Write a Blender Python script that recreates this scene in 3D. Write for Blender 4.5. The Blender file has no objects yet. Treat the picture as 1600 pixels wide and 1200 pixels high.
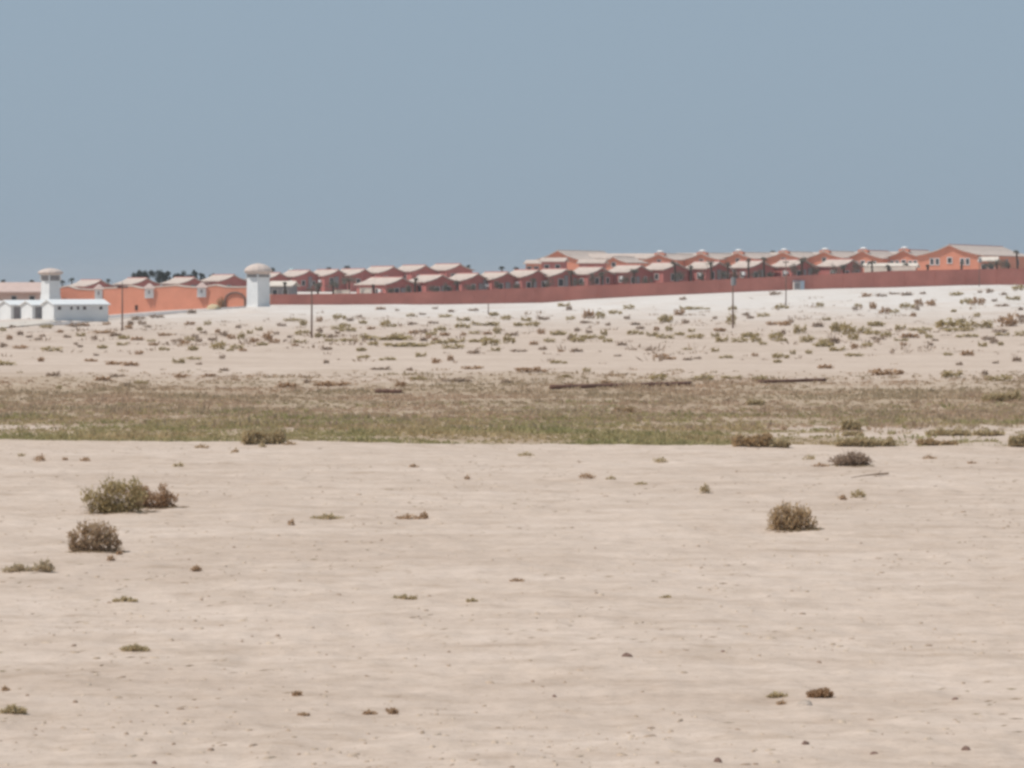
import bpy, math, random
import numpy as np
from mathutils import Vector, Matrix

# ------------------------------------------------------------------ camera, sky, sun
S = bpy.context.scene
F = 4444.4          # focal length in photo pixels (1600 wide)
CH = 5.0            # eye height, metres
HZ = 445.0          # photo row of the true horizon
cam_d = bpy.data.cameras.new("camera"); cam = bpy.data.objects.new("camera", cam_d)
S.collection.objects.link(cam); S.camera = cam
cam.location = (0, 0, CH); cam.rotation_euler = (math.radians(90), 0, 0)
cam_d.sensor_width = 36; cam_d.lens = 100.0; cam_d.shift_y = -155.0 / 1600
cam_d.clip_start = 0.5; cam_d.clip_end = 30000

SUN_EL, SUN_A = math.radians(57), math.radians(10)      # from the left, a touch behind the camera
w = bpy.data.worlds.new("World"); S.world = w; w.use_nodes = True
nt = w.node_tree; nt.nodes.clear()
sky = nt.nodes.new("ShaderNodeTexSky"); sky.sky_type = 'NISHITA'; sky.sun_disc = False
sky.sun_elevation = SUN_EL; sky.sun_rotation = math.radians(-100)
sky.air_density = 1.0; sky.dust_density = 2.5; sky.ozone_density = 3.0
mx = nt.nodes.new("ShaderNodeMix"); mx.data_type = 'RGBA'; mx.inputs[0].default_value = 0.9
mx.inputs[7].default_value = (3.24, 4.18, 5.15, 1)       # dusty grey-blue air
bg = nt.nodes.new("ShaderNodeBackground"); bg.inputs[1].default_value = 0.085
out = nt.nodes.new("ShaderNodeOutputWorld")
nt.links.new(sky.outputs[0], mx.inputs[6]); nt.links.new(mx.outputs[2], bg.inputs[0]); nt.links.new(bg.outputs[0], out.inputs[0])

sl = bpy.data.lights.new("sun", 'SUN'); sl.energy = 3.1; sl.angle = math.radians(0.5); sl.color = (1.0, 0.955, 0.89)
so = bpy.data.objects.new("sun", sl); S.collection.objects.link(so)
sdir = Vector((-math.cos(SUN_EL) * math.cos(SUN_A), -math.cos(SUN_EL) * math.sin(SUN_A), math.sin(SUN_EL)))
so.rotation_euler = sdir.to_track_quat('Z', 'Y').to_euler(); so.location = (0, 0, 300)
S.view_settings.view_transform = 'Standard'; S.view_settings.look = 'None'
S.view_settings.exposure = 0.18; S.view_settings.gamma = 1.0
S.render.engine = 'CYCLES'
S.cycles.filter_width = 3.1
S.cycles.max_bounces = 6

# ------------------------------------------------------------------ helpers
RNG = np.random.default_rng(7)
random.seed(3)

def link(name, me, m=None, parent=None):
    o = bpy.data.objects.new(name, me); S.collection.objects.link(o)
    if m is not None and me is not None and not me.materials: me.materials.append(m)
    if parent is not None: o.parent = parent
    return o

def tag(o, label, cat, group=None):
    o["label"] = label; o["category"] = cat
    if group: o["group"] = group
    return o

def kind(o, k):
    o["kind"] = k; return o

def empty(name, loc, rz=0.0):
    o = bpy.data.objects.new(name, None); S.collection.objects.link(o)
    o.location = loc; o.rotation_euler = (0, 0, rz); o.empty_display_size = 0.3
    return o

class MB:
    def __init__(s): s.v = []; s.f = []
    def poly(s, pts, faces):
        b = len(s.v); s.v += [tuple(p) for p in pts]; s.f += [tuple(b + i for i in f) for f in faces]; return s
    def box(s, x0, x1, y0, y1, z0, z1):
        return s.poly([(x0,y0,z0),(x1,y0,z0),(x1,y1,z0),(x0,y1,z0),(x0,y0,z1),(x1,y0,z1),(x1,y1,z1),(x0,y1,z1)],
                      [(0,3,2,1),(4,5,6,7),(0,1,5,4),(1,2,6,5),(2,3,7,6),(3,0,4,7)])
    def frustum(s, r0, r1, z0, z1, n=4, cx=0, cy=0, a0=math.pi/4, k=1.0):
        p = []
        for r, z in ((r0, z0), (r1, z1)):
            for i in range(n):
                a = a0 + 2 * math.pi * i / n
                p.append((cx + r * math.cos(a), cy + r * math.sin(a) * k, z))
        fs = [(i, (i+1) % n, n + (i+1) % n, n + i) for i in range(n)]
        fs += [tuple(range(n-1, -1, -1)), tuple(range(n, 2*n))]
        return s.poly(p, fs)
    def tube(s, pts, rads, n=8):
        b0 = len(s.v)
        for i, p in enumerate(pts):
            p = Vector(p)
            d = (Vector(pts[min(i+1, len(pts)-1)]) - Vector(pts[max(i-1, 0)])).normalized()
            u = d.orthogonal().normalized(); v = d.cross(u)
            for k in range(n):
                a = 2 * math.pi * k / n
                s.v.append(tuple(p + (u * math.cos(a) + v * math.sin(a)) * rads[i]))
        for i in range(len(pts) - 1):
            for k in range(n):
                a, b = b0 + i*n + k, b0 + i*n + (k+1) % n
                s.f.append((a, b, b + n, a + n))
        s.f.append(tuple(b0 + k for k in range(n-1, -1, -1)))
        e = b0 + (len(pts)-1) * n
        s.f.append(tuple(e + k for k in range(n)))
        return s
    def mesh(s, name):
        me = bpy.data.meshes.new(name); me.from_pydata(s.v, [], s.f); me.update(); return me
    def build(s, name, m, parent=None, smooth=False):
        me = s.mesh(name)
        if smooth: me.polygons.foreach_set("use_smooth", [True] * len(me.polygons))
        return link(name, me, m, parent)

def mesh_np(name, verts, quads):
    me = bpy.data.meshes.new(name)
    n = len(quads)
    me.vertices.add(len(verts)); me.vertices.foreach_set("co", np.asarray(verts, np.float32).ravel())
    me.loops.add(n * 4); me.loops.foreach_set("vertex_index", np.asarray(quads, np.int32).ravel())
    me.polygons.add(n); me.polygons.foreach_set("loop_start", np.arange(0, n*4, 4, dtype=np.int32))
    me.update(calc_edges=True); me.validate(); return me

def blades(base, tip, width):
    """flat tapered blades between base and tip points (N,3)"""
    d = tip - base
    r = RNG.normal(size=base.shape)
    s = np.cross(d, r); s /= np.linalg.norm(s, axis=1, keepdims=True) + 1e-9
    w_ = np.asarray(width).reshape(-1, 1)
    mid = base + d * 0.5
    v = np.stack([base, mid + s * w_ * .5, tip, mid - s * w_ * .5], axis=1).reshape(-1, 3)
    q = np.arange(len(v)).reshape(-1, 4)
    return v, q

# ---- value noise
_P = RNG.random((256, 256)).astype(np.float64)
def vnoise(x, y):
    xi = np.floor(x).astype(int); yi = np.floor(y).astype(int)
    fx = x - xi; fy = y - yi
    fx = fx*fx*(3-2*fx); fy = fy*fy*(3-2*fy)
    a = _P[xi & 255, yi & 255]; b = _P[(xi+1) & 255, yi & 255]
    c = _P[xi & 255, (yi+1) & 255]; d = _P[(xi+1) & 255, (yi+1) & 255]
    return (a*(1-fx)+b*fx)*(1-fy) + (c*(1-fx)+d*fx)*fy - 0.5
def fbm(x, y, n=4):
    t = 0; a = 1.0
    for i in range(n):
        t = t + a * vnoise(x * 2**i + 17.3*i, y * 2**i + 9.1*i); a *= .5
    return t
def sst(a, b, x):
    t = np.clip((x - a) / (b - a), 0, 1); return t*t*(3-2*t)

# ------------------------------------------------------------------ terrain
ZT = np.array([(-900,0.0),(-300,-.4),(0,-.9),(165,-.83),(250,.05),(330,.62),(385,1.06),(415,1.2),(560,1.15),(700,1.2),
               (850,1.5),(920,2.2),(1000,2.72),(1100,3.25),(1200,3.8),(1300,4.25),(1400,4.5),(1500,4.9),(1600,5.0),(1750,5.3),(2400,5.5)])
def wall_y(u):          # distance of the red wall's line along a bearing u = x / y
    return 555.0 / np.clip(1 - 0.2126 * u, .5, 2)
def yref(u):
    px = 800 + u * F
    return np.where(px < 415, 540.0, wall_y(u))
def terrain(x, y, fine=True):
    x = np.asarray(x, float); y = np.asarray(y, float)
    ys = np.maximum(y, 1.0)
    u = np.where(y > 5, x / ys, 0.0); u = np.clip(u, -.45, .45)
    px = 800 + u * F
    zf = np.interp(px, ZT[:, 0], ZT[:, 1]); yr = yref(u)
    t = np.clip((y - 285) / (yr - 285), 0, 1)
    s = t * 0.65 + 0.35 * t*t*(3-2*t)
    z = zf * s
    back = sst(6, 140, y - yr) * np.interp(px, [0, 400, 800, 1600], [2.2, 2.4, 2.6, 2.6])
    z = z + back
    far = sst(950, 1700, y); z = z * (1 - far) - 4.0 * far
    # hollow with the green strip
    lip = 88.7 + 1.9 * np.interp(px, [0, 300, 700, 850, 1200, 1600], [1.4, 1.0, -.1, .2, -.4, -.7]) + .8 * vnoise(x*.35, y*0+3) + .35*vnoise(x*1.3, y*0+8)
    dip = sst(0.0, 3.5, y - lip) * (1 - sst(142, 165, y))
    z = z - 0.55 * dip
    z = z + 0.06 * np.exp(-((y - lip + .6) / 1.0)**2)
    # relief
    amp = sst(180, 330, y) * (1 - sst(-16, -1.5, y - yr))
    z = z + amp * (.55 * fbm(x/14, y/22, 3) + .18 * vnoise(x/3, y/4))
    near = 1 - sst(85, 100, y)
    z = z + near * (.10 * fbm(x/6, y/6, 3))
    if fine:
        z = z + (1 - sst(60, 260, y)) * (.042 * fbm(x/.5, y/.7, 3)) + near * .02 * vnoise(x*3.1, y*2.4)
    return z

_YS = np.geomspace(18, 900, 9000)
def hit(px, py):
    """point of the ground seen at a photo pixel"""
    u = (px - 800) / F
    z = terrain(u * _YS, _YS)
    row = HZ + (CH - z) * F / _YS
    k = int(np.argmax(row <= py)) if (row <= py).any() else len(_YS) - 1
    return Vector((u * _YS[k], _YS[k], z[k]))
def at(px, py, Y):
    return Vector(((px - 800) / F * Y, Y, CH - (py - HZ) / F * Y))
def gz(x, y):
    return float(terrain(np.array([x]), np.array([y]))[0])

# ------------------------------------------------------------------ materials
def new_mat(name, rough=.85):
    m = bpy.data.materials.new(name); m.use_nodes = True
    b = m.node_tree.nodes["Principled BSDF"]; b.inputs["Roughness"].default_value = rough
    b.inputs["Specular IOR Level"].default_value = .2
    return m, m.node_tree, b
def N(nt, t, **kw):
    n = nt.nodes.new(t)
    for k, v in kw.items(): setattr(n, k, v)
    return n
def noise_node(nt, scale, detail=4, rough=.6, vec=None):
    n = N(nt, "ShaderNodeTexNoise"); n.inputs["Scale"].default_value = scale
    n.inputs["Detail"].default_value = detail; n.inputs["Roughness"].default_value = rough
    if vec is not None: nt.links.new(vec, n.inputs["Vector"])
    return n
def ramp(nt, fac, stops):
    r = N(nt, "ShaderNodeValToRGB"); e = r.color_ramp.elements
    while len(e) < len(stops): e.new(.5)
    for el, (p, c) in zip(e, stops): el.position = p; el.color = (*c, 1) if len(c) == 3 else c
    nt.links.new(fac, r.inputs[0]); return r
def mixc(nt, fac, a, b, mode='MIX'):
    n = N(nt, "ShaderNodeMix", data_type='RGBA', blend_type=mode)
    for i, x in ((0, fac), (6, a), (7, b)):
        if isinstance(x, (int, float)): n.inputs[i].default_value = x
        elif isinstance(x, tuple): n.inputs[i].default_value = (*x, 1)
        else: nt.links.new(x, n.inputs[i])
    return n.outputs[2]
def plain(name, col, var=.12, scale=1.2, rough=.85, bump=0.0):
    """painted / rendered surface with blotchy weathering"""
    m, nt, b = new_mat(name, rough)
    tc = N(nt, "ShaderNodeTexCoord")
    n1 = noise_node(nt, scale, 5, .65, tc.outputs["Object"])
    lo = tuple(c * (1 - var) for c in col); hi = tuple(min(1, c * (1 + var)) for c in col)
    r = ramp(nt, n1.outputs[0], [(.3, lo), (.7, hi)])
    nt.links.new(r.outputs[0], b.inputs["Base Color"])
    if bump:
        bp = N(nt, "ShaderNodeBump"); bp.inputs["Strength"].default_value = bump; bp.inputs["Distance"].default_value = .03
        n2 = noise_node(nt, 18, 3, .6, tc.outputs["Object"]); nt.links.new(n2.outputs[0], bp.inputs["Height"])
        nt.links.new(bp.outputs[0], b.inputs["Normal"])
    return m
def leafy(name, cols, big=None, trans=.45):
    m, nt, b = new_mat(name, .9)
    g = N(nt, "ShaderNodeNewGeometry")
    st = [(i / (len(cols) - 1), c) for i, c in enumerate(cols)]
    r = ramp(nt, g.outputs["Random Per Island"], st)
    colr = r.outputs[0]
    if big:
        n = noise_node(nt, big[0], 3, .55, g.outputs["Position"])
        rr = ramp(nt, n.outputs[0], [(.38, big[1]), (.62, big[2])])
        colr = mixc(nt, .6, colr, rr.outputs[0])
    nt.links.new(colr, b.inputs["Base Color"])
    tl = N(nt, "ShaderNodeBsdfTranslucent"); nt.links.new(colr, tl.inputs["Color"])
    ms = N(nt, "ShaderNodeMixShader"); ms.inputs[0].default_value = trans
    nt.links.new(b.outputs[0], ms.inputs[1]); nt.links.new(tl.outputs[0], ms.inputs[2])
    nt.links.new(ms.outputs[0], nt.nodes["Material Output"].inputs["Surface"])
    return m

M = {}
M['salmon'] = plain('salmon_render', (.665, .272, .178), .07, .5, bump=.1)
M['wallred'] = plain('red_wall_render', (.515, .208, .165), .2, .13, bump=.1)
M['housered'] = plain('house_render', (.445, .165, .145), .09, .5, bump=.1)
M['roof'] = plain('pale_tile', (.54, .44, .38), .12, .8, bump=.4)
M['pinkroof'] = plain('pink_tile', (.56, .42, .37), .08, .8, bump=.4)
M['towercap'] = plain('tower_cap', (.60, .49, .43), .08, 1.5)
M['white'] = plain('whitewash', (.76, .76, .75), .05, .8)
M['cream'] = plain('cream_render', (.66, .58, .50), .07, .8)
M['trim'] = plain('pale_trim', (.55, .50, .47), .06, 2)
M['glass'] = plain('dark_pane', (.06, .06, .062), .2, 1, .25)
M['door'] = plain('door_wood', (.10, .06, .045), .2, 3)
M['pole'] = plain('weathered_wood', (.20, .135, .11), .2, 4)
M['metal'] = plain('grey_metal', (.25, .26, .27), .15, 3, .5)
M['blue'] = plain('pale_blue_paint', (.40, .47, .55), .08, 3, .5)
M['aqua'] = plain('aqua_shell', (.55, .78, .78), .05, 2, .5)
M['rust'] = plain('rusty_pipe', (.17, .095, .07), .25, 2)
M['asphalt'] = plain('dusty_asphalt', (.33, .30, .29), .10, .3)
M['concrete'] = plain('dusty_concrete', (.60, .53, .46), .08, .4)
M['stone'] = plain('brown_stone', (.22, .14, .11), .3, 6, bump=.6)
M['greystone'] = plain('grey_stone', (.44, .36, .30), .25, 6, bump=.6)
M['yellowsand'] = plain('yellow_fill', (.58, .46, .29), .15, 1.5, bump=.3)
M['bark'] = plain('palm_bark', (.085, .065, .05), .3, 3)
M['stem'] = plain('woody_stem', (.27, .195, .14), .3, 8)
M['shade'] = plain('grey_screen', (.27, .25, .25), .2, 1.5)
M['leaf_olive'] = leafy('olive_leaves', [(.33, .25, .12), (.52, .41, .21), (.60, .48, .28), (.42, .36, .20)])
M['leaf_rust'] = leafy('rusty_leaves', [(.34, .205, .115), (.52, .34, .20), (.60, .42, .27), (.40, .25, .15)])
M['leaf_grey'] = leafy('grey_twigs', [(.31, .22, .16), (.46, .345, .255), (.54, .42, .32), (.36, .26, .205)])
M['leaf_straw'] = leafy('straw_twigs', [(.44, .30, .165), (.60, .44, .26), (.66, .50, .31), (.36, .26, .17)])
M['leaf_brown'] = leafy('brown_twigs', [(.36, .25, .155), (.53, .385, .25), (.60, .45, .31), (.42, .32, .19)])
M['tuft_olive'] = leafy('tuft_olive_leaves', [(.46, .37, .21), (.62, .50, .31), (.68, .56, .37), (.53, .45, .28)])
M['tuft_rust'] = leafy('tuft_rust_leaves', [(.46, .31, .20), (.62, .45, .30), (.68, .52, .36), (.52, .36, .24)])
M['leaf_pale'] = leafy('pale_straw', [(.56, .46, .31), (.68, .57, .41), (.48, .38, .25)])
M['leaf_tree'] = leafy('dusty_tree_leaves', [(.04, .05, .04), (.075, .085, .065), (.10, .105, .085)])
M['leaf_dust'] = leafy('dusty_palm_leaves', [(.13, .12, .09), (.21, .195, .155), (.27, .25, .21)])
M['band_green'] = leafy('strip_green', [(.38, .33, .165), (.45, .395, .20), (.50, .44, .235), (.41, .375, .19)], (.16, (.58, .42, .26), (.36, .335, .155)))
M['band_brown'] = leafy('strip_brown', [(.42, .31, .215), (.50, .38, .265), (.55, .43, .31), (.45, .365, .245)], (.14, (.60, .42, .30), (.45, .36, .235)))

# ---- sand
def make_sand():
    m, nt, b = new_mat('desert_sand', .95)
    L = nt.links
    g = N(nt, "ShaderNodeNewGeometry"); P = g.outputs["Position"]
    mp = N(nt, "ShaderNodeMapping"); L.new(P, mp.inputs[0]); mp.inputs["Scale"].default_value = (.55, 1.0, 1.0)
    big = noise_node(nt, .16, 4, .6, mp.outputs[0])
    mid = noise_node(nt, 1.1, 6, .68, mp.outputs[0])
    fin = noise_node(nt, 13.0, 5, .7, mp.outputs[0])
    c1 = ramp(nt, big.outputs[0], [(.32, (.520, .412, .338)), (.5, (.563, .453, .377)), (.68, (.598, .486, .410))]).outputs[0]
    c2 = ramp(nt, mid.outputs[0], [(.30, (.80, .76, .71)), (.44, (.95, .94, .925)), (.6, (1.03, 1.03, 1.03))]).outputs[0]
    c3 = ramp(nt, fin.outputs[0], [(.30, (.70, .66, .61)), (.41, (.96, .955, .945)), (.65, (1.04, 1.04, 1.04))]).outputs[0]
    blo = noise_node(nt, 2.6, 4, .6, mp.outputs[0])
    c4 = ramp(nt, blo.outputs[0], [(.30, (.89, .87, .85)), (.46, (.975, .97, .96)), (.66, (1.05, 1.05, 1.05))]).outputs[0]
    ms_ = N(nt, "ShaderNodeMapping"); L.new(P, ms_.inputs[0]); ms_.inputs["Scale"].default_value = (.10, 1.0, 1.0); ms_.inputs["Rotation"].default_value = (0, 0, .12)
    stn = noise_node(nt, .75, 5, .65, ms_.outputs[0])
    c5 = ramp(nt, stn.outputs[0], [(.34, (.93, .915, .90)), (.50, (1, 1, 1)), (.68, (1.04, 1.04, 1.04))]).outputs[0]
    sand = mixc(nt, 1.0, mixc(nt, 1.0, mixc(nt, 1.0, mixc(nt, .9, c1, c2, 'MULTIPLY'), c3, 'MULTIPLY'), c4, 'MULTIPLY'), c5, 'MULTIPLY')
    aw = N(nt, "ShaderNodeAttribute", attribute_name="white"); ab = N(nt, "ShaderNodeAttribute", attribute_name="band")
    wn = noise_node(nt, .09, 4, .6, P)
    wcol = ramp(nt, mid.outputs[0], [(.3, (.60, .53, .475)), (.6, (.685, .625, .575))]).outputs[0]
    mr = N(nt, "ShaderNodeMath", operation='MULTIPLY_ADD'); L.new(wn.outputs[0], mr.inputs[0]); mr.inputs[1].default_value = 2.4; mr.inputs[2].default_value = -1.15
    ad = N(nt, "ShaderNodeMath", operation='ADD', use_clamp=True); L.new(aw.outputs["Fac"], ad.inputs[0])
    ml = N(nt, "ShaderNodeMath", operation='MULTIPLY'); L.new(mr.outputs[0], ml.inputs[0]); L.new(aw.outputs["Fac"], ml.inputs[1]); L.new(ml.outputs[0], ad.inputs[1])
    col = mixc(nt, ad.outputs[0], sand, wcol)
    bn = noise_node(nt, .35, 4, .65, mp.outputs[0])
    bcol = ramp(nt, bn.outputs[0], [(.35, (.35, .25, .175)), (.5, (.40, .30, .21)), (.72, (.45, .35, .255))]).outputs[0]
    col = mixc(nt, ab.outputs["Fac"], col, bcol)
    L.new(col, b.inputs["Base Color"])
    bp = N(nt, "ShaderNodeBump"); bp.inputs["Strength"].default_value = .55; bp.inputs["Distance"].default_value = .05
    hn = noise_node(nt, 5.0, 6, .7, P); L.new(hn.outputs[0], bp.inputs["Height"]); L.new(bp.outputs[0], b.inputs["Normal"])
    return m
M['sand'] = make_sand()

# ------------------------------------------------------------------ the ground: one sheet to the horizon
def sand_right(x, y):
    """bare sandy gaps in the strip, 0..1"""
    px = 800 + np.clip(x / np.maximum(y, 1), -.45, .45) * F
    n = fbm(x/5, y/2.2, 3)
    r = sst(1130, 1260, px) * sst(97, 99, y) * (1 - sst(111, 114, y)) * (n > -.22)
    l = (1 - sst(70, 130, px)) * sst(107.5, 108.5, y) * (1 - sst(112, 113, y)) * (n > -.15)
    l2 = sst(430, 450, px) * (1 - sst(520, 560, px)) * sst(108, 109, y) * (1 - sst(112, 113.5, y)) * (n > 0.0)
    return np.maximum(np.maximum(r, l), l2)
def make_ground():
    th = np.concatenate([np.linspace(-math.pi, -.33, 40)[:-1], np.linspace(-.33, .33, 420), np.linspace(.33, math.pi, 40)[1:-1]])
    r = np.concatenate([np.linspace(1, 22, 14)[:-1], np.geomspace(22, 180, 560), np.geomspace(180, 620, 230)[1:], np.geomspace(620, 6000, 40)[1:]])
    T, R = np.meshgrid(th, r); X = R * np.sin(T); Y = R * np.cos(T)
    Z = terrain(X, Y)
    nr, nth = X.shape
    V = np.stack([X, Y, Z], -1).reshape(-1, 3)
    i = np.arange(nr - 1)[:, None] * nth + np.arange(nth)[None, :]
    j = np.arange(nr - 1)[:, None] * nth + (np.arange(nth)[None, :] + 1) % nth
    Q = np.stack([i, i + nth, j + nth, j], -1).reshape(-1, 4)[:, ::-1]
    me = mesh_np('ground', V, Q)
    px = 800 + np.clip(X / np.maximum(Y, 1), -.45, .45) * F
    wh = sst(270, 480, Y) * np.interp(px, [-200, 200, 450, 900, 1300, 1600], [.45, .5, .75, .9, 1, 1])
    lip = 90.5
    bd = sst(lip - 1, lip + 2.5, Y) * (1 - sst(144, 168, Y + 9 * fbm(X/9, Y/5, 3))) * (1 - sand_right(X, Y))
    for nm, a in (('white', wh), ('band', bd)):
        at_ = me.attributes.new(nm, 'FLOAT', 'POINT'); at_.data.foreach_set('value', a.astype(np.float32).ravel())
    me.polygons.foreach_set("use_smooth", np.ones(len(me.polygons), bool))
    return kind(link('ground', me, M['sand']), 'structure')
make_ground()

def strip_sheet(name, rows, mat, lift, sub=6):
    """sheet on the ground between two lists of photo pixels (px, near row, far row)"""
    pts = []
    for k in range(len(rows) - 1):
        for t in np.linspace(0, 1, sub, endpoint=(k == len(rows) - 2)):
            a, b = rows[k], rows[k+1]; pts.append([a[i] + (b[i] - a[i]) * t for i in range(3)])
    V = []; nn = 6
    for px, yb, yt in pts:
        A, B = hit(px, yb), hit(px, yt)
        for q in range(nn):
            p = A.lerp(B, q / (nn - 1)); V.append((p.x, p.y, gz(p.x, p.y) + lift))
    Q = [(i*nn+q, (i+1)*nn+q, (i+1)*nn+q+1, i*nn+q+1) for i in range(len(pts)-1) for q in range(nn-1)]
    me = bpy.data.meshes.new(name); me.from_pydata(V, [], Q); me.update()
    return kind(link(name, me, mat), 'structure')
strip_sheet('road', [(60, 510, 503), (110, 507, 500.5), (165, 500, 494), (250, 492, 487.5), (330, 485, 482.4), (384, 480.4, 478.6)], M['asphalt'], .06)
strip_sheet('path', [(-60, 517, 508), (0, 513.5, 505), (45, 509.5, 502.5), (88, 505, 500)], M['concrete'], .10)

# ------------------------------------------------------------------ scrub builders
def lobes_points(lobes, n, rng, depth=.8, shell=.55):
    ws = np.array([l[2] * l[3] for l in lobes]); ws = ws / ws.sum()
    k = rng.choice(len(lobes), n, p=ws)
    d = rng.normal(size=(n, 3)); d /= np.linalg.norm(d, axis=1, keepdims=True)
    r = rng.random(n) ** shell * (1 + .12 * rng.normal(size=n))
    # clumps: pull directions toward a few random clump axes
    cl = rng.normal(size=(9 * len(lobes), 3)); cl /= np.linalg.norm(cl, axis=1, keepdims=True)
    near = cl[np.argmax(d @ cl.T, axis=1)]
    d = d * .65 + near * .35
    L = np.array([l for l in lobes])[k]
    p = np.stack([L[:, 0] + d[:, 0] * r * L[:, 2], d[:, 1] * r * L[:, 2] * depth, L[:, 1] + d[:, 2] * r * L[:, 3]], -1)
    p[:, 2] = np.abs(p[:, 2])
    return p, L
def foliage_mesh(name, lobes, n, leaf, seed, up=.5):
    rng = np.random.default_rng(seed)
    p, L = lobes_points(lobes, n, rng)
    d = rng.normal(size=(n, 3)); d[:, 2] = np.abs(d[:, 2]) * .7 + up
    out_ = p - np.stack([L[:, 0], np.zeros(n), L[:, 1] * .3], -1)
    d = d + out_ / (np.linalg.norm(out_, axis=1, keepdims=True) + 1e-6) * .9
    d /= np.linalg.norm(d, axis=1, keepdims=True)
    ln = leaf * (0.6 + .8 * rng.random(n))[:, None]
    v, q = blades(p - d * ln * .5, p + d * ln * .5, leaf * (.28 + .25 * rng.random(n)))
    return mesh_np(name, v, q)
def stems_mesh(name, lobes, n, thick, seed):
    rng = np.random.default_rng(seed + 100)
    p, L = lobes_points(lobes, n, rng, shell=.3)
    b = np.stack([L[:, 0] * .9 + rng.normal(size=n) * L[:, 2] * .12, rng.normal(size=n) * L[:, 2] * .1, np.full(n, -.02)], -1)
    v1, q1 = blades(b, p, np.full(n, thick))
    # side twigs
    t = rng.random((n * 2, 1)) * .6 + .35
    ii = rng.integers(0, n, n * 2)
    s = b[ii] + (p[ii] - b[ii]) * t
    e = s + (p[ii] - b[ii]) * .28 + rng.normal(size=(n*2, 3)) * np.linalg.norm(p[ii] - b[ii], axis=1, keepdims=True) * .13
    e[:, 2] = np.maximum(e[:, 2], .0)
    v2, q2 = blades(s, e, np.full(n*2, thick * .7))
    return mesh_np(name, np.vstack([v1, v2]), np.vstack([q1, q2 + len(v1)]))

BIG = []
def near_bush(name, px, py, lobes, n, leaf, leafmat, label, cat='bush', stems=60, thick=.012, seed=1, group=None, up=.5):
    """lobes in photo pixels relative to (px, py): (dx, height of centre, half width, half height)"""
    h = hit(px, py); k = h.y / F
    lobes = list(lobes) + [(a*.9, b*.3, c*.6, b*.42) for a, b, c, d in lobes if b > 9]
    L = [(a*k, b*k, c*k, d*k) for a, b, c, d in lobes]
    root = empty(name, h - Vector((0, 0, .01)))
    tag(root, label, cat, group)
    link('foliage', foliage_mesh('foliage', L, n, leaf, seed, up), M[leafmat], root)
    if stems: link('stems', stems_mesh('stems', L, stems, thick, seed), M['stem'], root)
    if n > 1000: BIG.append((h, max(abs(l[0]) + l[2] for l in lobes) * k))
    return root

# --- the big foreground bushes
near_bush('desert_bush', 184, 801, [(-46, 26, 13, 14), (-30, 22, 18, 14), (-12, 36, 20, 20), (-20, 12, 20, 13), (6, 40, 16, 15), (26, 42, 11, 15), (16, 20, 24, 16), (36, 28, 13, 13), (-6, 8, 22, 9)], 2500, .085, 'leaf_olive',
          'large olive green bush, the biggest plant on the foreground sand, left side', seed=11, stems=140)
near_bush('desert_bush', 238, 793, [(-28, 18, 20, 16), (-8, 16, 20, 14), (10, 15, 18, 13), (24, 18, 12, 11), (35, 16, 8, 8), (17, 31, 8, 9), (-14, 28, 10, 9)], 1900, .075, 'leaf_rust',
          'reddish brown bush touching the right side of the large olive bush', seed=12, stems=110)
near_bush('dead_bush', 147, 862, [(-33, 20, 11, 17), (-24, 8, 15, 11), (-15, 31, 16, 18), (6, 36, 19, 16), (25, 27, 14, 17), (36, 12, 8, 11), (4, 17, 26, 13)], 1900, .075, 'leaf_brown',
          'rounded brown dead bush just below the large olive bush', seed=13, stems=110, thick=.016)
near_bush('dead_bush', 1238, 829, [(-26, 22, 14, 19), (-10, 32, 17, 14), (10, 29, 18, 15), (28, 12, 13, 11), (-20, 10, 20, 11), (2, 9, 14, 9), (24, 26, 9, 9), (2, 16, 28, 14)], 1900, .08, 'leaf_straw',
          'round straw brown dead bush alone on the foreground sand at right', seed=14, stems=110, thick=.016)
near_bush('dead_bush', 1327, 727, [(-14, 8, 17, 9), (6, 12, 22, 12), (22, 8, 14, 9)], 1200, .09, 'leaf_grey',
          'low domed grey brown dead bush near the green strip at right', seed=15, stems=200, thick=.014)

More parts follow.
